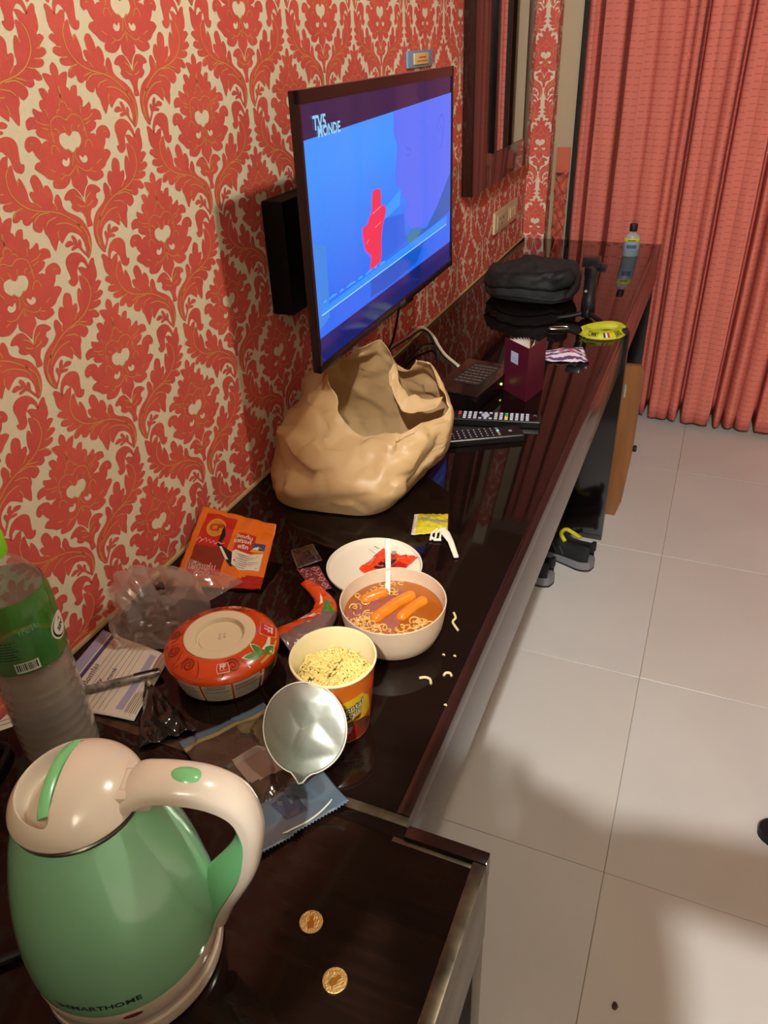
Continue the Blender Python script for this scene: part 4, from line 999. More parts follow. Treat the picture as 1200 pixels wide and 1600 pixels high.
# ------------------------------------------------------------------ papers and pen
pap = mat('paper', '#cfc4b4', .6); vio = mat('print_violet', '#4b3f6a', .6); vl = mat('print_lilac', '#9a92b0', .6); hnd = mat('pen_ink', '#5a5566', .6); rin = mat('red_ink', '#b04038', .6); gryi = mat('print_grey', '#6f675c', .6)
def paper_sheet(name, label, corners, seed, prints):
    c_ = sum((V(p) for p in corners), V())/4; c_.z = Z0
    t = thing(name, label, 'paper', c_)
    f = sheet_surf(corners, lambda u, v: .0006+.0035*max(0, noise.noise(V((u*2.1, v*1.7, seed)))), c_)
    MB().grid(lambda u, v: f(u, v), 24, 24, pap).build('sheet', t, solid=.0002)
    q = MB(); prints(q, f); q.build('sheet_print', t)
zz = Z0+.0008
def pr1(q, f):
    q.rect(.0, .80, 1, .85, vio, f, .0004, .1); q.rect(.0, .87, 1, .99, vl, f, .0004, .1); q.rect(.10, .16, .92, .24, vl, f, .0004, .1)
    for i in range(9): q.rect(.05, .70-.06*i if i < 7 else .12-.05*(i-7), .96, .706-.06*i if i < 7 else .124-.05*(i-7), gryi, f, .0004, .1)
    q.text('Bomlas', .10, .45, .74, hnd, f, .0006, shear=.3, ang=.1, maxlen=.06); q.text('stay', .09, .36, .60, hnd, f, .0006, shear=.3, maxlen=.06); q.text('nank', .09, .52, .52, hnd, f, .0006, shear=.3, maxlen=.06); q.text('nd', .09, .16, .66, hnd, f, .0006, shear=.3, maxlen=.06)
    q.line([(.86, .78), (.92, .78), (.92, .74), (.86, .74), (.86, .78)], .008, rin, f, .0007); q.line([(.84, .72), (.94, .80)], .008, rin, f, .0007)
    for i in range(6): q.rect(.08, .02+.022*i, .40-.02*(i % 3), .028+.022*i, gryi, f, .0005, .1)
paper_sheet('form_paper', 'printed form with violet stripes and handwriting under the pen', [(.170, .490, zz), (.142, .606, zz), (.012, .618, zz), (.034, .470, zz)], 3, pr1)
def pr2(q, f):
    for i in range(9): q.rect(.08, .1+.09*i, .85-.05*(i % 3), .115+.09*i, gryi, f, .0004, .2)
paper_sheet('note_paper', 'second printed paper at the left edge behind the bottle', [(.004, .40, zz-.0006), (.030, .430, zz-.0006), (.028, .545, zz-.0006), (.004, .53, zz-.0006)], 8, pr2)
pe = thing('pen', 'clear pen with a dark mottled pattern lying across the form', 'pen', (.118, .540, Z0+.0092), R(40.6))
MB().tube([(-.052, 0, 0), (.02, 0, 0), (.046, 0, 0)], .0048, mat('pen_camo', '#3a3a3c', .3, coat=.5, var=(90, '#9a948a')), 14).build('barrel', pe)
MB().tube([(-.068, 0, 0), (-.064, 0, 0), (-.052, 0, 0)], [.0016, .003, .0046], mat('pen_clear', '#a59d94', .15, coat=.5), 14).build('tip', pe)
q = MB(); q.box(.012, -.0015, .0045, .044, .0015, .0065, blk, .0006); q.build('clip', pe)

# ------------------------------------------------------------------ coins
cg = mat('coin_brass', '#c4a468', .35, metal=.9, bump=(500, .5))
for x, y, rz, lb in ((.5003, .3421, 20, 'brass coin on the cabinet, farther of the two'), (.5454, .3021, -30, 'brass coin on the cabinet, nearer of the two')):
    t = thing('coin', lb, 'coin', (x, y, Z0), R(rz), 'coins on the cabinet top')
    MB().lathe([(0, 0), (.0110, 0), (.0116, .0003), (.0116, .0015), (.0112, .0018), (.0102, .0018), (.0099, .0014), (0, .0014)], cg, 40).build('disc', t)
    q = MB(); f = lambda u, v, off=0: V((u, v, .0014+off))
    q.poly([(-.002, -.006), (.003, -.006), (.0035, -.001), (.002, .002), (.0025, .005), (0, .0068), (-.0025, .005), (-.0015, .002), (-.0035, -.001)], mat('coin_relief', '#a87c30', .35, metal=.9), f, .0003)
    for i in range(10): a = PI*(.1+.8*i/9); q.rect(.0082*math.cos(a)-.0005, .0082*math.sin(a)-.0005, .0082*math.cos(a)+.0005, .0082*math.sin(a)+.0005, MT['coin_relief'], f, .0003)
    q.build('relief', t)

# ------------------------------------------------------------------ remotes, box, booklet
rb = mat('remote_black', '#0d0d0e', .32, spec=.6); key_l = mat('key_grey', '#a7a8b4', .5); key_d = mat('key_dark', '#1c1c20', .45)
def remote(label, loc, rz, ln, wd, light):
    t = thing('remote_control', label, 'remote', loc, rz, 'remote controls on the desk')
    q = MB(); q.box(-ln/2, -wd/2, 0, ln/2, wd/2, .016, rb, .005, seg=3); q.build('body', t)
    kf = plane((0, 0, .016), (1, 0, 0), (0, 1, 0)); kb = []
    def key(x, y, sx, sy, m):
        MB().box(-sx/2, -sy/2, 0, sx/2, sy/2, .0022, m, .0008, seg=1).build('button', t, loc=(x, y, .0156))
    red_ = mat('key_red', '#a03a30', .45); grn_ = mat('key_green', '#2f8f5a', .45); yl_ = mat('key_yellow', '#d9c25a', .45); blu_ = mat('key_blue', '#4058a8', .45)
    if light:
        xs = [-ln/2+.022+.0113*i for i in range(14)]
        for i, x in enumerate(xs):
            for j in range(4):
                y = -wd/2+.0075+.0092*j; m = key_l
                if i == 0: m = red_ if j > 1 else key_d
                if i == 9: m = (yl_, mat('key_orange', '#c8782a', .45), grn_, grn_)[j] if j != 1 else yl_
                if i in (4, 5, 6) and j in (1, 2): continue
                key(x, y, .0072, .0058, m)
        MB().lathe([(0, 0), (.0085, 0), (.009, .001), (.0085, .0028), (0, .0032)], key_l, 24).build('navigation_pad', t, loc=(xs[5], 0, .0156))
        q = MB(); bw_ = mat('print_bluewhite', '#a9b8d8', .5)
        for yy in (-.010, 0, .010): q.line([(ln/2-.017, yy-.003), (ln/2-.013, yy+.003), (ln/2-.009, yy-.003)], .0016, bw_, kf, .0004); q.build('mark', t)
    else:
        for i in range(11):
            for j in range(4): key(-ln/2+.018+.0118*i, -wd/2+.008+.0105*j, .0058, .0042, key_d)
        q = MB(); dots = mat('key_legend', '#b9bcc8', .5)
        for i in range(11):
            for j in range(4):
                x, y = -ln/2+.018+.0118*i, -wd/2+.008+.0105*j; q.rect(x-.0013, y-.001, x+.0013, y+.001, dots, lambda u, v, off=0: V((u, v, .0178+off)), .0002)
        q.build('button_legends', t)
        for j, m in enumerate((red_, grn_, mat('key_pale', '#b9d8b0', .45), blu_)): key(ln/2-.052, -wd/2+.010+.0095*j, .006, .0068, m)
        q = MB(); q.poly([(ln/2-.026+.004*math.cos(i*PI/6), .004*math.sin(i*PI/6)) for i in range(12)], mat('remote_mark', '#8a8c94', .4), kf, .0003); q.build('mark', t)
remote('black remote with pale grey buttons, the farther one', (.3665, 1.4800, Z0), R(11.5), .198, .044, True)
remote('black remote with dark buttons, half behind the beige bag', (.356, 1.386, Z0), R(29.5), .190, .048, False)
sx = thing('set_top_box', 'flat dark set-top box with a printed label on top behind the bag', 'box', (.272, 1.625, Z0), R(-9))
MB().box(-.060, -.104, .004, .060, .104, .040, mat('box_brown_black', '#0c0808', .2, coat=.3), .003).build('case', sx)
for a, b in ((-.045, -.09), (.045, -.09), (-.045, .09), (.045, .09)): MB().lathe([(0, 0), (.006, 0), (.006, .005)], blk, 12).build('foot', sx, loc=(a, b, 0))
q = MB(); f = plane((0, 0, .040), (1, 0, 0), (0, 1, 0)); gl_ = mat('box_label', '#221a18', .5)
q.rect(-.035, -.045, .035, .085, gl_, f, .0003); tx = mat('box_label_text', '#5d544c', .6)
for r_ in range(7):
    x = -.030
    while x < .028:
        wd = rnd.uniform(.005, .012); q.rect(x, .066-.017*r_, min(x+wd, .031), .072-.017*r_, tx, f, .0006); x += wd+.003
q.build('printed_label', sx)
MB().lathe([(0, 0), (.0028, 0), (.0026, .002), (0, .003)], glow('led_green', '#b8ff50', 6), 12, tr=Matrix.Rotation(R(90), 4, 'Y')).build('indicator_lamp', sx, loc=(.0598, .028, .022))
bk = thing('passport_booklet', 'maroon booklet standing half open with a pale square sticker', 'booklet', (.404, 1.609, Z0))
mr_ = mat('booklet_maroon', '#4c1022', .4, bump=(400, .2))
al, ar = R(140), R(77)
H = .128; Wd = .090
def cover(a, nm):
    n = V((-math.sin(a), math.cos(a), 0)); u = V((math.cos(a), math.sin(a), 0)); th = .0012*(1 if a > PI/2 else -1)
    vs = [u*x+V((0, 0, z))+n*s_ for x in (0, Wd) for z in (0, H) for s_ in (-abs(th)/2, abs(th)/2)]
    q = MB(); q.add(vs, [(0, 1, 3, 2), (4, 6, 7, 5), (0, 4, 5, 1), (2, 3, 7, 6), (0, 2, 6, 4), (1, 5, 7, 3)], mr_); return q.build(nm, bk, smooth=False), u, n
c1, u1, n1 = cover(al, 'cover'); cover(ar, 'cover')
q = MB(); sfc = lambda u, v, off=0: u1*u+V((0, 0, v))+n1*(.0006+off)
stick = mat('sticker_pale', '#b3b3cf', .5)
q.rect(.036, .078, .064, .105, stick, sfc, .0004); q.rect(.041, .085, .058, .087, vl, sfc, .0007); q.rect(.041, .091, .055, .0925, vl, sfc, .0007); q.build('sticker', bk)
for a in (134, 128, 122, 117, 112, 108, 104, 92):
    u = V((math.cos(R(a)), math.sin(R(a)), 0)); m_ = mat('booklet_page', '#c9bfae', .6); ln_ = .084 if a != 92 else .07
    q = MB(); q.grid(lambda s_, t_, u=u, a=a, ln_=ln_: u*(ln_*s_)+V((.002*math.sin(PI*s_), .003*math.sin(PI*s_), .002+(H-.004)*t_)), 5, 1, m_); q.build('page', bk, solid=.0004)
# striped wrapper
stw = mat('stripe_white', '#cfc6d0', .3, coat=.4); stp = mat('stripe_purple', '#5a3a68', .3, coat=.4); stk = mat('stripe_pink', '#b5607a', .3, coat=.4)
t, f = packet('striped_wrapper', 'crumpled white and purple striped wrapper right of the maroon booklet', 'wrapper', [(.395, 1.865, z1), (.497, 1.893, z1), (.466, 1.985, z1+.004), (.362, 1.930, z1)], stw, .006, 26, 41, 40, 40, part='film', puff=.014,
   mfn=lambda u, v: stk if (.38 < u < .72 and .34 < v < .62 and math.sin(u*26+v*6) > 0) else (stp if math.sin(v*24+u*9+3*math.sin(u*6)) > .15 else stw))
# lanyard key strap
ks = thing('key_strap', 'yellow printed key strap with a metal clip on the dark desk', 'strap', (.455, 2.13, Z0))
kz = .004
spn = lambda pts, n=8: spline([V(p) for p in pts], n)
ykm = mat('strap_yellow', '#b9bd2a', .55, bump=(600, .3)); kbk = mat('strap_black', '#101012', .6)
def ribbon(q, pts, wd, m, lean=0):
    pts = spn(pts); k = len(pts); vs = []
    for i, p in enumerate(pts):
        t = (pts[min(i+1, k-1)]-pts[max(i-1, 0)]).normalized(); s_ = V((t.y, -t.x, 0))
        vs += [p+V((0, 0, wd*.5+.0012))+s_*lean*wd, p+V((0, 0, -wd*.5+.0012))-s_*lean*wd]
    q.add(vs, [(2*i, 2*i+1, 2*i+3, 2*i+2) for i in range(k-1)], m)
q = MB(); lowp = [(-.010, -.028, .011), (.015, -.050, .0115), (.050, -.052, .0115), (.082, -.030, .011), (.094, .006, .0105)]
upp = [(-.010, -.028, .011), (.010, .004, .0115), (.045, .034, .0115), (.075, .036, .011), (.094, .010, .0105)]
ribbon(q, lowp, .019, ykm, -.6); ribbon(q, upp, .019, ykm, -.4); q.build('loop', ks, solid=.0012)
lps = spn(lowp)
def lsf(u, v, off=0):
    i = max(0, min(.9999, u))*(len(lps)-1); k = int(i); p = lps[k].lerp(lps[k+1], i-k); t = (lps[k+1]-lps[k]).normalized(); s_ = V((t.y, -t.x, 0))
    return p+V((0, 0, v+.0012))+s_*(-v*1.2+off+.0012)
q = MB(); q.text('TOMMY', .015, .30, 0, kbk, lsf, .0004, sx=4.2, bold=.02); q.text('JEANS', .015, .78, 0, kbk, lsf, .0004, sx=3.6, bold=.02)
fr = [(.50, '#20264a'), (.535, '#d8d4cc'), (.57, '#b0202a')]
for u_, h_ in fr: q.rect(u_, -.005, u_+.034, .005, mat('flag'+h_, h_, .5), lsf, .0006)
q.build('strap_print', ks)
q = MB(); ribbon(q, [(-.010, -.028, .007), (-.030, -.010, .006), (-.052, .004, .005)], .012, kbk, 1.0); q.build('webbing', ks, solid=.002); q = MB(); q.box(.092, -.004, .001, .108, .016, .016, kbk, .003); q.build('end_bead', ks)
q = MB(); q.tube(spline([V(p) for p in ((-.052, .000, .005), (-.080, -.016, .006), (-.103, -.022, .006), (-.106, -.012, .006), (-.088, .004, .006), (-.058, .014, .005))], 6, True), .0022, mat('clip_steel', '#a8a49a', .25, metal=1), 8, cap=False); q.build('clip', ks)

# ------------------------------------------------------------------ black bag, selfie stick, mouthwash
bpk = mat('bag_black', '#232326', .8, bump=(300, .4)); bpn = mat('bag_black_shiny', '#141416', .65)
bb = thing('shoulder_bag', 'soft black bag lying on the far part of the desk', 'bag', (.225, 2.42, Z0), R(-6))
def bagf(u, v):
    a = 2*PI*u; ph = PI*v
    x = .150*math.cos(a)*abs(math.sin(ph))**.4; y = .105*math.sin(a)*abs(math.sin(ph))**.4
    x = math.copysign(abs(x/.150)**.75*.150, x); y = math.copysign(abs(y/.105)**.8*.105, y)
    cz = -math.cos(ph); z = .054*(1+math.copysign(abs(cz)**.62, cz))*(1+.08*(x/.15)-.18*max(0, -x/.15-.4)-.14*max(0, -y/.105))
    p = V((x, y, z)); c_ = (.018*facet(p, 9, 3)+.007*facet(p, 22, 6))*min(1, z/.02)
    p = p+V((x*.6, y*.6, .06)).normalized()*c_; p.z = max(.001, p.z); return p
MB().grid(bagf, 90, 50, bpk, closed=True).build('bag_body', bb)
q = MB(); fpts = lambda u, v: bagf(.56+.40*u, .50+.30*v)*1.03+V((0, 0, .003)); q.grid(fpts, 40, 14, bpn); q.build('flap', bb, solid=.003)
MB().tube([V(bagf(i/48, .40))*1.01 for i in range(25, 47)], .0026, bpn, 6).build('piping', bb)
q = MB(); bpt = bagf(.66, .47)*1.04; bz = mat('buckle_brass', '#8d7a50', .3, metal=1)
q.box(-.010, -.002, -.006, .010, .002, -.004, bz, .0006); q.box(-.010, -.002, .005, .010, .002, .007, bz, .0006); q.box(-.011, -.002, -.006, -.009, .002, .007, bz, .0006); q.box(.009, -.002, -.006, .011, .002, .007, bz, .0006); q.box(-.001, -.002, -.006, .001, .002, .007, bz, .0004)
q.build('buckle', bb, loc=bpt)
st = thing('selfie_stick', 'black folded selfie tripod standing upright beside the black bag', 'tripod', (.432, 2.248, Z0))
sbm = mat('stick_black', '#121214', .35, coat=.3)
MB().lathe([(0, .006), (.018, .006), (.0205, .010), (.0205, .060), (.0185, .064), (.0185, .125), (.0205, .130), (.0205, .150), (.016, .156), (0, .156)], sbm, 28).build('column', st)
q = MB(); q.box(-.027, -.016, .150, .022, .016, .178, sbm, .005); q.box(.018, -.012, .140, .042, .012, .160, sbm, .005); q.build('phone_clamp', st)
for a in (205, 318, 95):
    q = MB(); u = V((math.cos(R(a)), math.sin(R(a)), 0)); q.tube([u*.012+V((0, 0, .018)), u*.045+V((0, 0, .011)), u*.082+V((0, 0, .007))], [.007, .0068, .006], sbm, 10); q.build('leg', st)
    MB().tube([u*.080+V((0, 0, .007)), u*.089+V((0, 0, .006))], .0058, mat('rubber_black', '#0a0a0a', .8), 10).build('foot', [o for o in st.children if o.name.startswith('leg')][-1])
q = MB()
for i in range(6): q.box(-.0215, -.004, .075+.009*i, -.0175, .004, .080+.009*i, mat('stick_grey', '#3a3a40', .4), .0006)
q.build('grip_ribs', st)
q = MB(); q.lathe([(0, 0), (.004, 0), (.004, .0018), (0, .0022)], mat('stick_button', '#b3a8a0', .4, metal=.6), 14, tr=Matrix.Rotation(R(90), 4, 'X')); q.build('button', st, loc=(-.008, -.0188, .085))
mb_ = thing('mouthwash_bottle', 'small mouthwash bottle with blue liquid and black cap at the far end', 'bottle', (.456, 3.02, Z0), R(8))
def oval(prof, m, nm, par, sy=.62):
    q = MB(); q.lathe(prof, m, 32, tr=Matrix.Diagonal((1, sy, 1, 1))); return q.build(nm, par)
oval([(0, 0), (.026, 0), (.0285, .004), (.0285, .058), (.027, .068), (.020, .078), (.0125, .083), (.0115, .092), (0, .092)], mat('wash_plastic', '#bcd0d4', .1, film=.55, spec=.8), 'bottle_body', mb_)
oval([(0, .002), (.0255, .002), (.0275, .006), (.0275, .030), (0, .030)], mat('wash_blue', '#0f5f80', .1, trans=.4, coat=.4), 'mouthwash', mb_)
oval([(.0288, .024), (.0292, .025), (.0292, .050), (.0288, .051)], mat('wash_label', '#7d90ab', .4), 'label', mb_)
oval([(.0285, .052), (.0293, .053), (.0288, .062), (.0275, .0645)], mat('wash_yellow', '#c9c424', .4), 'label_band', mb_)
q = MB(); f = lambda u, v, off=0: V(((.0293+off)*math.sin(u/.0293), -(.0293+off)*.62*math.cos(u/.0293), v))
q.rect(-.018, .030, .018, .042, mat('wash_navy', '#3f587a', .4), f, .0004, .006); q.rect(-.014, .055, .014, .060, mat('wash_green', '#4f6a20', .4), f, .0004, .006); q.build('label_print', mb_)
MB().lathe([(0, .089), (.0135, .089), (.0140, .091), (.0140, .112), (.0130, .114), (0, .114)], mat('cap_black', '#111113', .5), 24).build('cap', mb_)

# ------------------------------------------------------------------ cables
def cable(name, label, pts, r, m):
    o = V(pts[0]); q = MB(); q.tube(spline([V(p)-o for p in pts], 8), r, m, 10); return tag(q.build(name, loc=o), label, 'cable')
cw = mat('cable_white', '#c9bda4', .45); ckm = mat('cable_black', '#0b0b0c', .5)
cable('white_cable', 'white cable looping from the wall onto the desk behind the bag', [(.010, 1.62, .80), (.010, 1.76, .795), (.012, 1.87, .785), (.012, 1.955, .784), (.030, 1.965, .778), (.062, 1.94, .768), (.095, 1.89, Z0+.0045), (.135, 1.83, Z0+.004), (.190, 1.768, Z0+.004)], .0042, cw)
cable('black_cable', 'black cable hanging below the television across the white cable', [(.135, 1.52, 1.00), (.10, 1.56, .90), (.05, 1.64, .83), (.022, 1.76, .800), (.020, 1.86, .788), (.035, 1.93, .788), (.075, 1.90, .772), (.13, 1.78, Z0+.004), (.15, 1.72, Z0+.004), (.178, 1.66, Z0+.0045)], .0028, ckm)
cable('black_cable', 'thin black cable lying flat beside the white cable end', [(.05, 1.62, Z0+.003), (.09, 1.66, Z0+.003), (.13, 1.66, Z0+.003), (.165, 1.63, Z0+.003), (.19, 1.58, Z0+.003)], .0026, ckm)
cable('kettle_cable', 'black power cable of the kettle at the left edge of the cabinet', [(.270, .226, Z0+.0065), (.250, .205, Z0+.0055), (.220, .175, Z0+.0055), (.16, .13, Z0+.0055), (.05, .10, Z0+.0055)], .005, ckm)
cable('plug_cable', 'second black cable left of the bottle base', [(.03, .30, Z0+.005), (.07, .345, Z0+.005), (.055, .395, Z0+.005), (.028, .385, Z0+.005), (.012, .33, Z0+.005)], .0045, ckm)

# ------------------------------------------------------------------ shoes, stool
sole = mat('shoe_sole', '#77777a', .6); outs = mat('shoe_outsole', '#1b1b1c', .7); upm = mat('shoe_black', '#151517', .75, bump=(500, .4)); yln = mat('shoe_yellow', '#c9c21e', .7)
def shoe(label, loc, rz):
    t = thing('shoe', label, 'shoe', loc, rz, 'pair of trainers under the desk')
    Ln = .285
    hw = lambda s_: .5*interp([(0, .020), (.02, .044), (.06, .060), (.12, .068), (.3, .070), (.5, .078), (.7, .098), (.85, .092), (.95, .062), (1, .02)], s_)
    def slab(z0_, z1_, gx, m):
        q = MB(); n = 44
        def f(u, v):
            s_ = u*2 if u <= .5 else 2-u*2; sd = 1 if u <= .5 else -1; s_ = .5-.5*math.cos(PI*s_)
            g = gx*(1-abs(v-.5)*.3); return (Ln*s_-(.004 if s_ < .02 else 0), sd*(hw(s_)+g)*(0 if s_ in (0, 1) else 1)*.999+0, z0_(s_)+(z1_(s_)-z0_(s_))*v)
        q.grid(f, n, 3, m, closed=True); b = len(q.v)
        for lv in (0, 3):
            ids = [lv*n+i for i in range(n)]
            ids = [b-4*n+i for i in ids]; q.f.append(tuple(ids if lv else ids[::-1])); q.m.append(0)
        return q
    toe = lambda s_: .012*max(0, (s_-.75)/.25)**2
    slab(lambda s_: toe(s_), lambda s_: .008+toe(s_), .002, outs).build('outsole', t)
    slab(lambda s_: .0075+toe(s_), lambda s_: interp([(0, .036), (.3, .030), (.6, .024), (1, .022)], s_)+toe(s_), .003, sole).build('midsole', t)
    ht = lambda s_: interp([(0, .080), (.06, .095), (.15, .088), (.30, .080), (.42, .094), (.55, .080), (.72, .058), (.9, .046), (1, .034)], s_)
    def up(u, v):
        s_ = .5-.5*math.cos(PI*u) if True else u; s_ = .015+.965*s_; a = PI*v
        z0_ = interp([(0, .032), (.3, .027), (1, .020)], s_)+toe(s_); op = sm(.03, .07, s_)*(1-sm(.38, .44, s_))
        y = (hw(s_)-.001)*math.cos(a)*(1-.12*math.sin(a)); z = z0_+(ht(s_)-z0_)*abs(math.sin(a))**.72
        if op > 0 and math.sin(a) > .86:
            z = z-op*.050*min(1, (math.sin(a)-.86)/.10)
        return (Ln*s_, y, z+.0035*crumple((s_*.25, y, z), 26, 2)*(1-op))
    MB().grid(up, 60, 40, upm).build('upper', t)
    rim = []
    for i in range(29):
        s_ = .05+.365*i/28; rim.append((Ln*s_, (hw(s_))*.47, ht(s_)-.008))
    rim2 = [(x, -y, z) for x, y, z in rim[::-1]]
    MB().tube(spline([V(p)+V((0, 0, -.003)) for p in (rim[::4]+rim2[::4])], 4, True), .0055, upm, 8, cap=False).build('collar', t)
    ln_ = [(Ln*.22, -.026, .082), (Ln*.31, -.028, .086), (Ln*.385, -.018, .098), (Ln*.40, 0, .102), (Ln*.385, .018, .098), (Ln*.31, .026, .084)]
    MB().tube(spline([V(p) for p in ln_], 4), .0065, yln, 8).build('lining', t)
    q = MB(); q.box(-.004, -.012, .070, .008, .012, .104, upm, .004); q.build('heel_tab', t)
    for k in range(4):
        s_ = .46+.065*k; q = MB(); q.tube([(Ln*s_, .024, ht(s_)-.010), (Ln*(s_+.01), .010, ht(s_)+.002), (Ln*(s_+.01), -.010, ht(s_)+.002), (Ln*s_, -.024, ht(s_)-.010)], .0028, outs, 6); q.build('lace', t)
    q = MB()
    for sd in (1, -1):
        for k in range(3): q.tube([(Ln*(.30+.09*k), sd*(hw(.3+.09*k)+.0005), .040), (Ln*(.36+.09*k), sd*(hw(.36+.09*k)-.004), .062)], .0022, mat('shoe_stripe', '#3a3a3c', .6), 6)
    q.build('side_stripes', t)
shoe('black trainer with a yellow lining, the one fully in view under the desk', (.555, 2.058, 0), R(158))
shoe('black trainer mostly hidden behind the desk edge', (.452, 1.935, 0), R(160))
stl = thing('stool', 'brown wooden slab-sided stool pushed under the far end of the desk', 'stool', (.40, 2.62, 0))
wd_ = mat('stool_wood', '#86582f', .38, coat=.25, var=(7, '#774a28', (6, 6, .7)))
def side(y, x1):
    q = MB(); r_ = .02; x0, zt = -.20, .565
    out = [(x0, 0), (x1-.028, 0), (x1-.012, .06), (x1, .25), (x1, zt-r_)]+[(x1-r_+r_*math.cos(a*PI/8), zt-r_+r_*math.sin(a*PI/8)) for a in range(5)]+[(x0, zt)]
    n = len(out); vs = [(x, y-.009, z) for x, z in out]+[(x, y+.009, z) for x, z in out]
    q.add(vs, [tuple(range(n)), tuple(range(2*n-1, n-1, -1))]+[(i, i+n, (i+1) % n+n, (i+1) % n) for i in range(n)], wd_); return q
side(-.20, .206).build('side_panel', stl); side(.20, .06).build('side_panel', stl)
MB().box(-.19, -.191, .50, .055, .191, .535, wd_, .004).build('seat', stl)
MB().box(-.15, -.191, .16, .05, .191, .20, wd_, .004).build('stretcher', stl)
q = MB(); q.box(.150, -.2125, .455, .158, -.209, .500, mat('stool_hinge', '#c9c4b8', .25, metal=.7), .001); q.build('metal_plate', stl)
MB().lathe([(0, 0), (.010, .0), (.012, .006), (.010, .012), (0, .013)], blk, 16, tr=Matrix.Rotation(R(90), 4, 'Y')).build('side_knob', stl, loc=(.2055, -.20, .27))

# ------------------------------------------------------------------ photographer and slipper
skin = mat('skin', '#b98a6c', .5, sss=.1); shirt = mat('shirt_dark', '#2a2a30', .8); trou = mat('trousers_dark', '#26262c', .8); hair = mat('hair_dark', '#15110f', .6)
pn = thing('person', 'person in dark clothes standing behind the camera, holding up a phone, casting the floor shadow', 'person', (.86, -.385, 0))
def skinned(name, verts, edges, rad, m, par, root=0, sub=2):
    me = bpy.data.meshes.new(name); bm = bmesh.new(); ly = bm.verts.layers.skin.verify(); vv = [bm.verts.new(v) for v in verts]
    for a, b in edges: bm.edges.new((vv[a], vv[b]))
    for i, v in enumerate(vv):
        r_ = rad[i]; v[ly].radius = r_ if isinstance(r_, tuple) else (r_, r_); v[ly].use_root = (i == root)
    bm.to_mesh(me); bm.free(); me.materials.append(m); o = bpy.data.objects.new(name, me); C.objects.link(o); o.parent = par
    q = o.modifiers.new('skin', 'SKIN'); q.use_smooth_shade = True; q = o.modifiers.new('sub', 'SUBSURF'); q.levels = sub; q.render_levels = sub
    return o
bv = [(0, 0, .88), (0, -.01, 1.04), (0, 0, 1.22), (0, .0, 1.35), (0, .04, 1.43), (-.01, .09, 1.51), (-.01, .12, 1.58),
      (.17, .04, 1.37), (.36, .28, 1.575), (-.01, .33, 1.475), (-.17, .03, 1.36), (-.33, .20, 1.25), (-.195, .335, 1.395),
      (.09, 0, .84), (.10, .02, .47), (.10, -.02, .09), (.11, .10, .035), (-.09, 0, .84), (-.10, .02, .47), (-.10, -.02, .09), (-.11, .10, .035)]
be = [(0, 1), (1, 2), (2, 3), (3, 4), (4, 5), (5, 6), (3, 7), (7, 8), (8, 9), (3, 10), (10, 11), (11, 12), (0, 13), (13, 14), (14, 15), (15, 16), (0, 17), (17, 18), (18, 19), (19, 20)]
brd = [(.15, .11), (.13, .10), (.15, .11), (.12, .085), .052, .078, .085, .085, .060, .034, .070, .050, .032, .092, .062, .045, .038, .092, .062, .045, .038]
skinned('body', bv, be, brd, shirt, pn)
hd = MB(); hd.lathe([(0, -.115), (.035, -.105), (.058, -.075), (.070, -.03), (.076, .02), (.074, .06), (.055, .10), (.025, .118), (0, .121)], skin, 32, tr=Matrix.Diagonal((1, 1.2, 1, 1))); hd.build('head', pn, loc=(-.01, .13, 1.60))
hd = [o for o in pn.children if o.name.startswith('head')][0]
MB().lathe([(.088, -.09), (.098, -.03), (.097, .03), (.090, .075), (.066, .118), (.030, .136), (0, .139)], hair, 32, tr=Matrix.Diagonal((1, 1.2, 1, 1))).build('hair', hd, loc=(0, -.034, 0))
MB().tube([(0, .085, .02), (0, .103, -.012), (0, .100, -.022), (0, .085, -.026)], [.008, .013, .012, .006], skin, 10).build('nose', hd)
for s_ in (-1, 1):
    MB().lathe([(0, -.011), (.008, -.007), (.011, 0), (.008, .007), (0, .011)], mat('eye_white', '#d8d4cc', .2), 14).build('eye', hd, loc=(s_*.029, .077, .015))
    MB().tube([(s_*.076, .0, .03), (s_*.084, -.012, .02), (s_*.082, -.008, -.01), (s_*.074, .0, -.025)], [.006, .011, .010, .005], skin, 8).build('ear', hd)
MB().tube([(-.022, .082, -.055), (0, .090, -.053), (.022, .082, -.055)], [.003, .005, .003], mat('lips', '#9a5a50', .4), 8).build('mouth', hd)
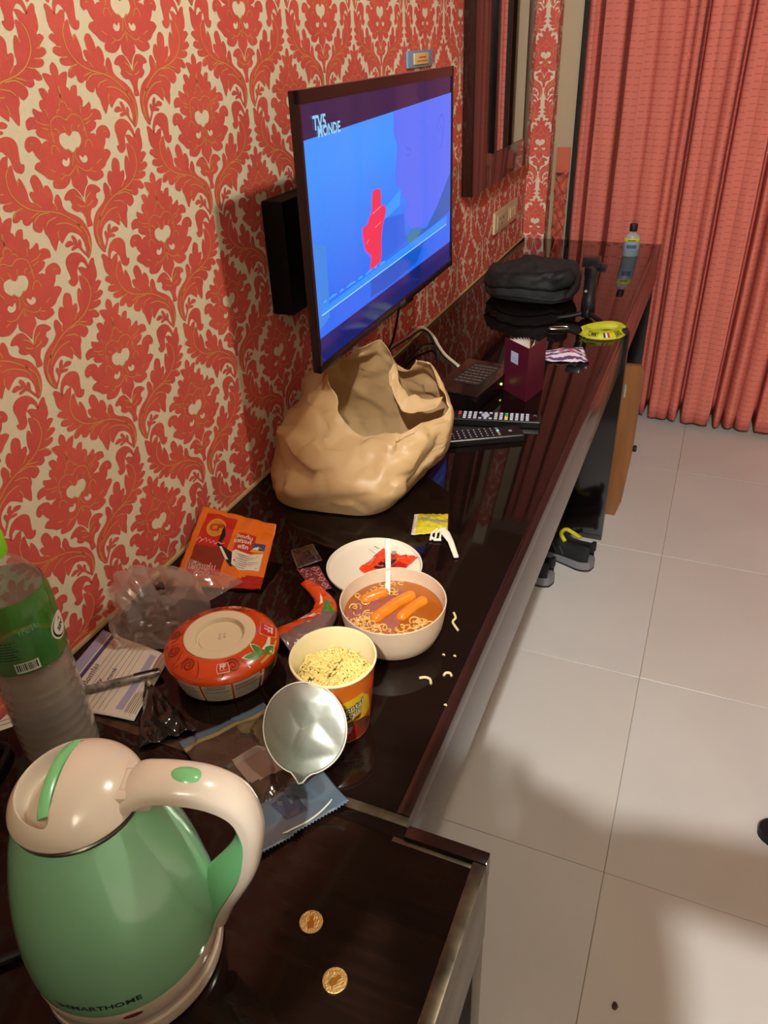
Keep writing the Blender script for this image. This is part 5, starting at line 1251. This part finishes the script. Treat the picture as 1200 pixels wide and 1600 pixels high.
# the phone, tilted like the view, and the hands on it
ph = thing('phone', 'dark phone held up in both hands behind the camera', 'phone', (.715, -.030, 1.432), R(24))
phm = Matrix.Rotation(R(-32), 4, 'X')
q = MB(); q.box(-.0385, -.008, -.078, .0385, 0, .078, mat('phone_black', '#101012', .25), .004, rot=phm); q.build('case', ph)
q = MB(); q.box(-.035, -.0088, -.073, .035, -.0079, .073, glow('phone_screen', '#302822', .4), .0003, rot=phm); q.build('screen', ph)
for sd in (1, -1):
    wr_ = bv[9] if sd > 0 else bv[12]
    pc = V((.715-.86, -.030+.385, 1.432)); ax = V((math.cos(R(24)), math.sin(R(24)), 0)); edge_ = pc+ax*(.058*sd)+V((0, -.012, .030 if sd > 0 else -.020))
    w0 = V(wr_); dirn = (edge_-w0).normalized()
    hv = [w0, w0.lerp(edge_, .45), w0.lerp(edge_, .85)]; he = [(0, 1), (1, 2)]; hr = [.027, (.036, .02), (.036, .018)]
    palm = hv[2]; up_ = V((0, 0, 1))
    for k in range(4):
        b0 = palm+up_*(.026-.017*k)+dirn*.012; b1 = b0+ax*(-.006*sd)+V((0, .026-.003*k, .004)); b2 = b1+ax*(-.020*sd)+V((0, .008, .0)); i0 = len(hv); hv += [b0, b1, b2]; he += [(2, i0), (i0, i0+1), (i0+1, i0+2)]; hr += [.0095, .0088, .0075]
    i0 = len(hv); hv += [hv[1]+ax*(-.012*sd)+V((0, -.018, .026)), hv[1]+ax*(-.028*sd)+V((0, -.014, .056)), hv[1]+ax*(-.042*sd)+V((0, -.008, .072))]; he += [(1, i0), (i0, i0+1), (i0+1, i0+2)]; hr += [.012, .0105, .0085]
    skinned('hand', hv, he, hr, skin, pn, 0, 2)
sl = thing('slipper', 'black slipper whose rounded end shows at the right edge of the frame', 'slipper', (1.185, 1.235, 0), R(184))
def slp(z0_, z1_, m, g):
    q = MB(); n = 36
    def f(u, v):
        a = 2*PI*u; x = .135*math.cos(a); y = .046*math.sin(a)*(1+.14*math.cos(a)); return (x*(1+g), y*(1+g), z0_+(z1_-z0_)*v)
    q.grid(f, n, 3, m, closed=True); b = len(q.v)-4*n
    q.f += [tuple(b+i for i in range(n))[::-1], tuple(b+3*n+i for i in range(n))]; q.m += [0, 0]; return q
slp(0, .022, mat('slipper_black', '#0c0b0a', .6), 0).build('sole', sl)
def strapf(u, v):
    a = PI*u; return (.02+.075*v, .050*math.cos(a), .015+.048*math.sin(a)*(1-.25*v))
MB().grid(strapf, 20, 8, MT['slipper_black']).build('strap', sl, solid=.004)
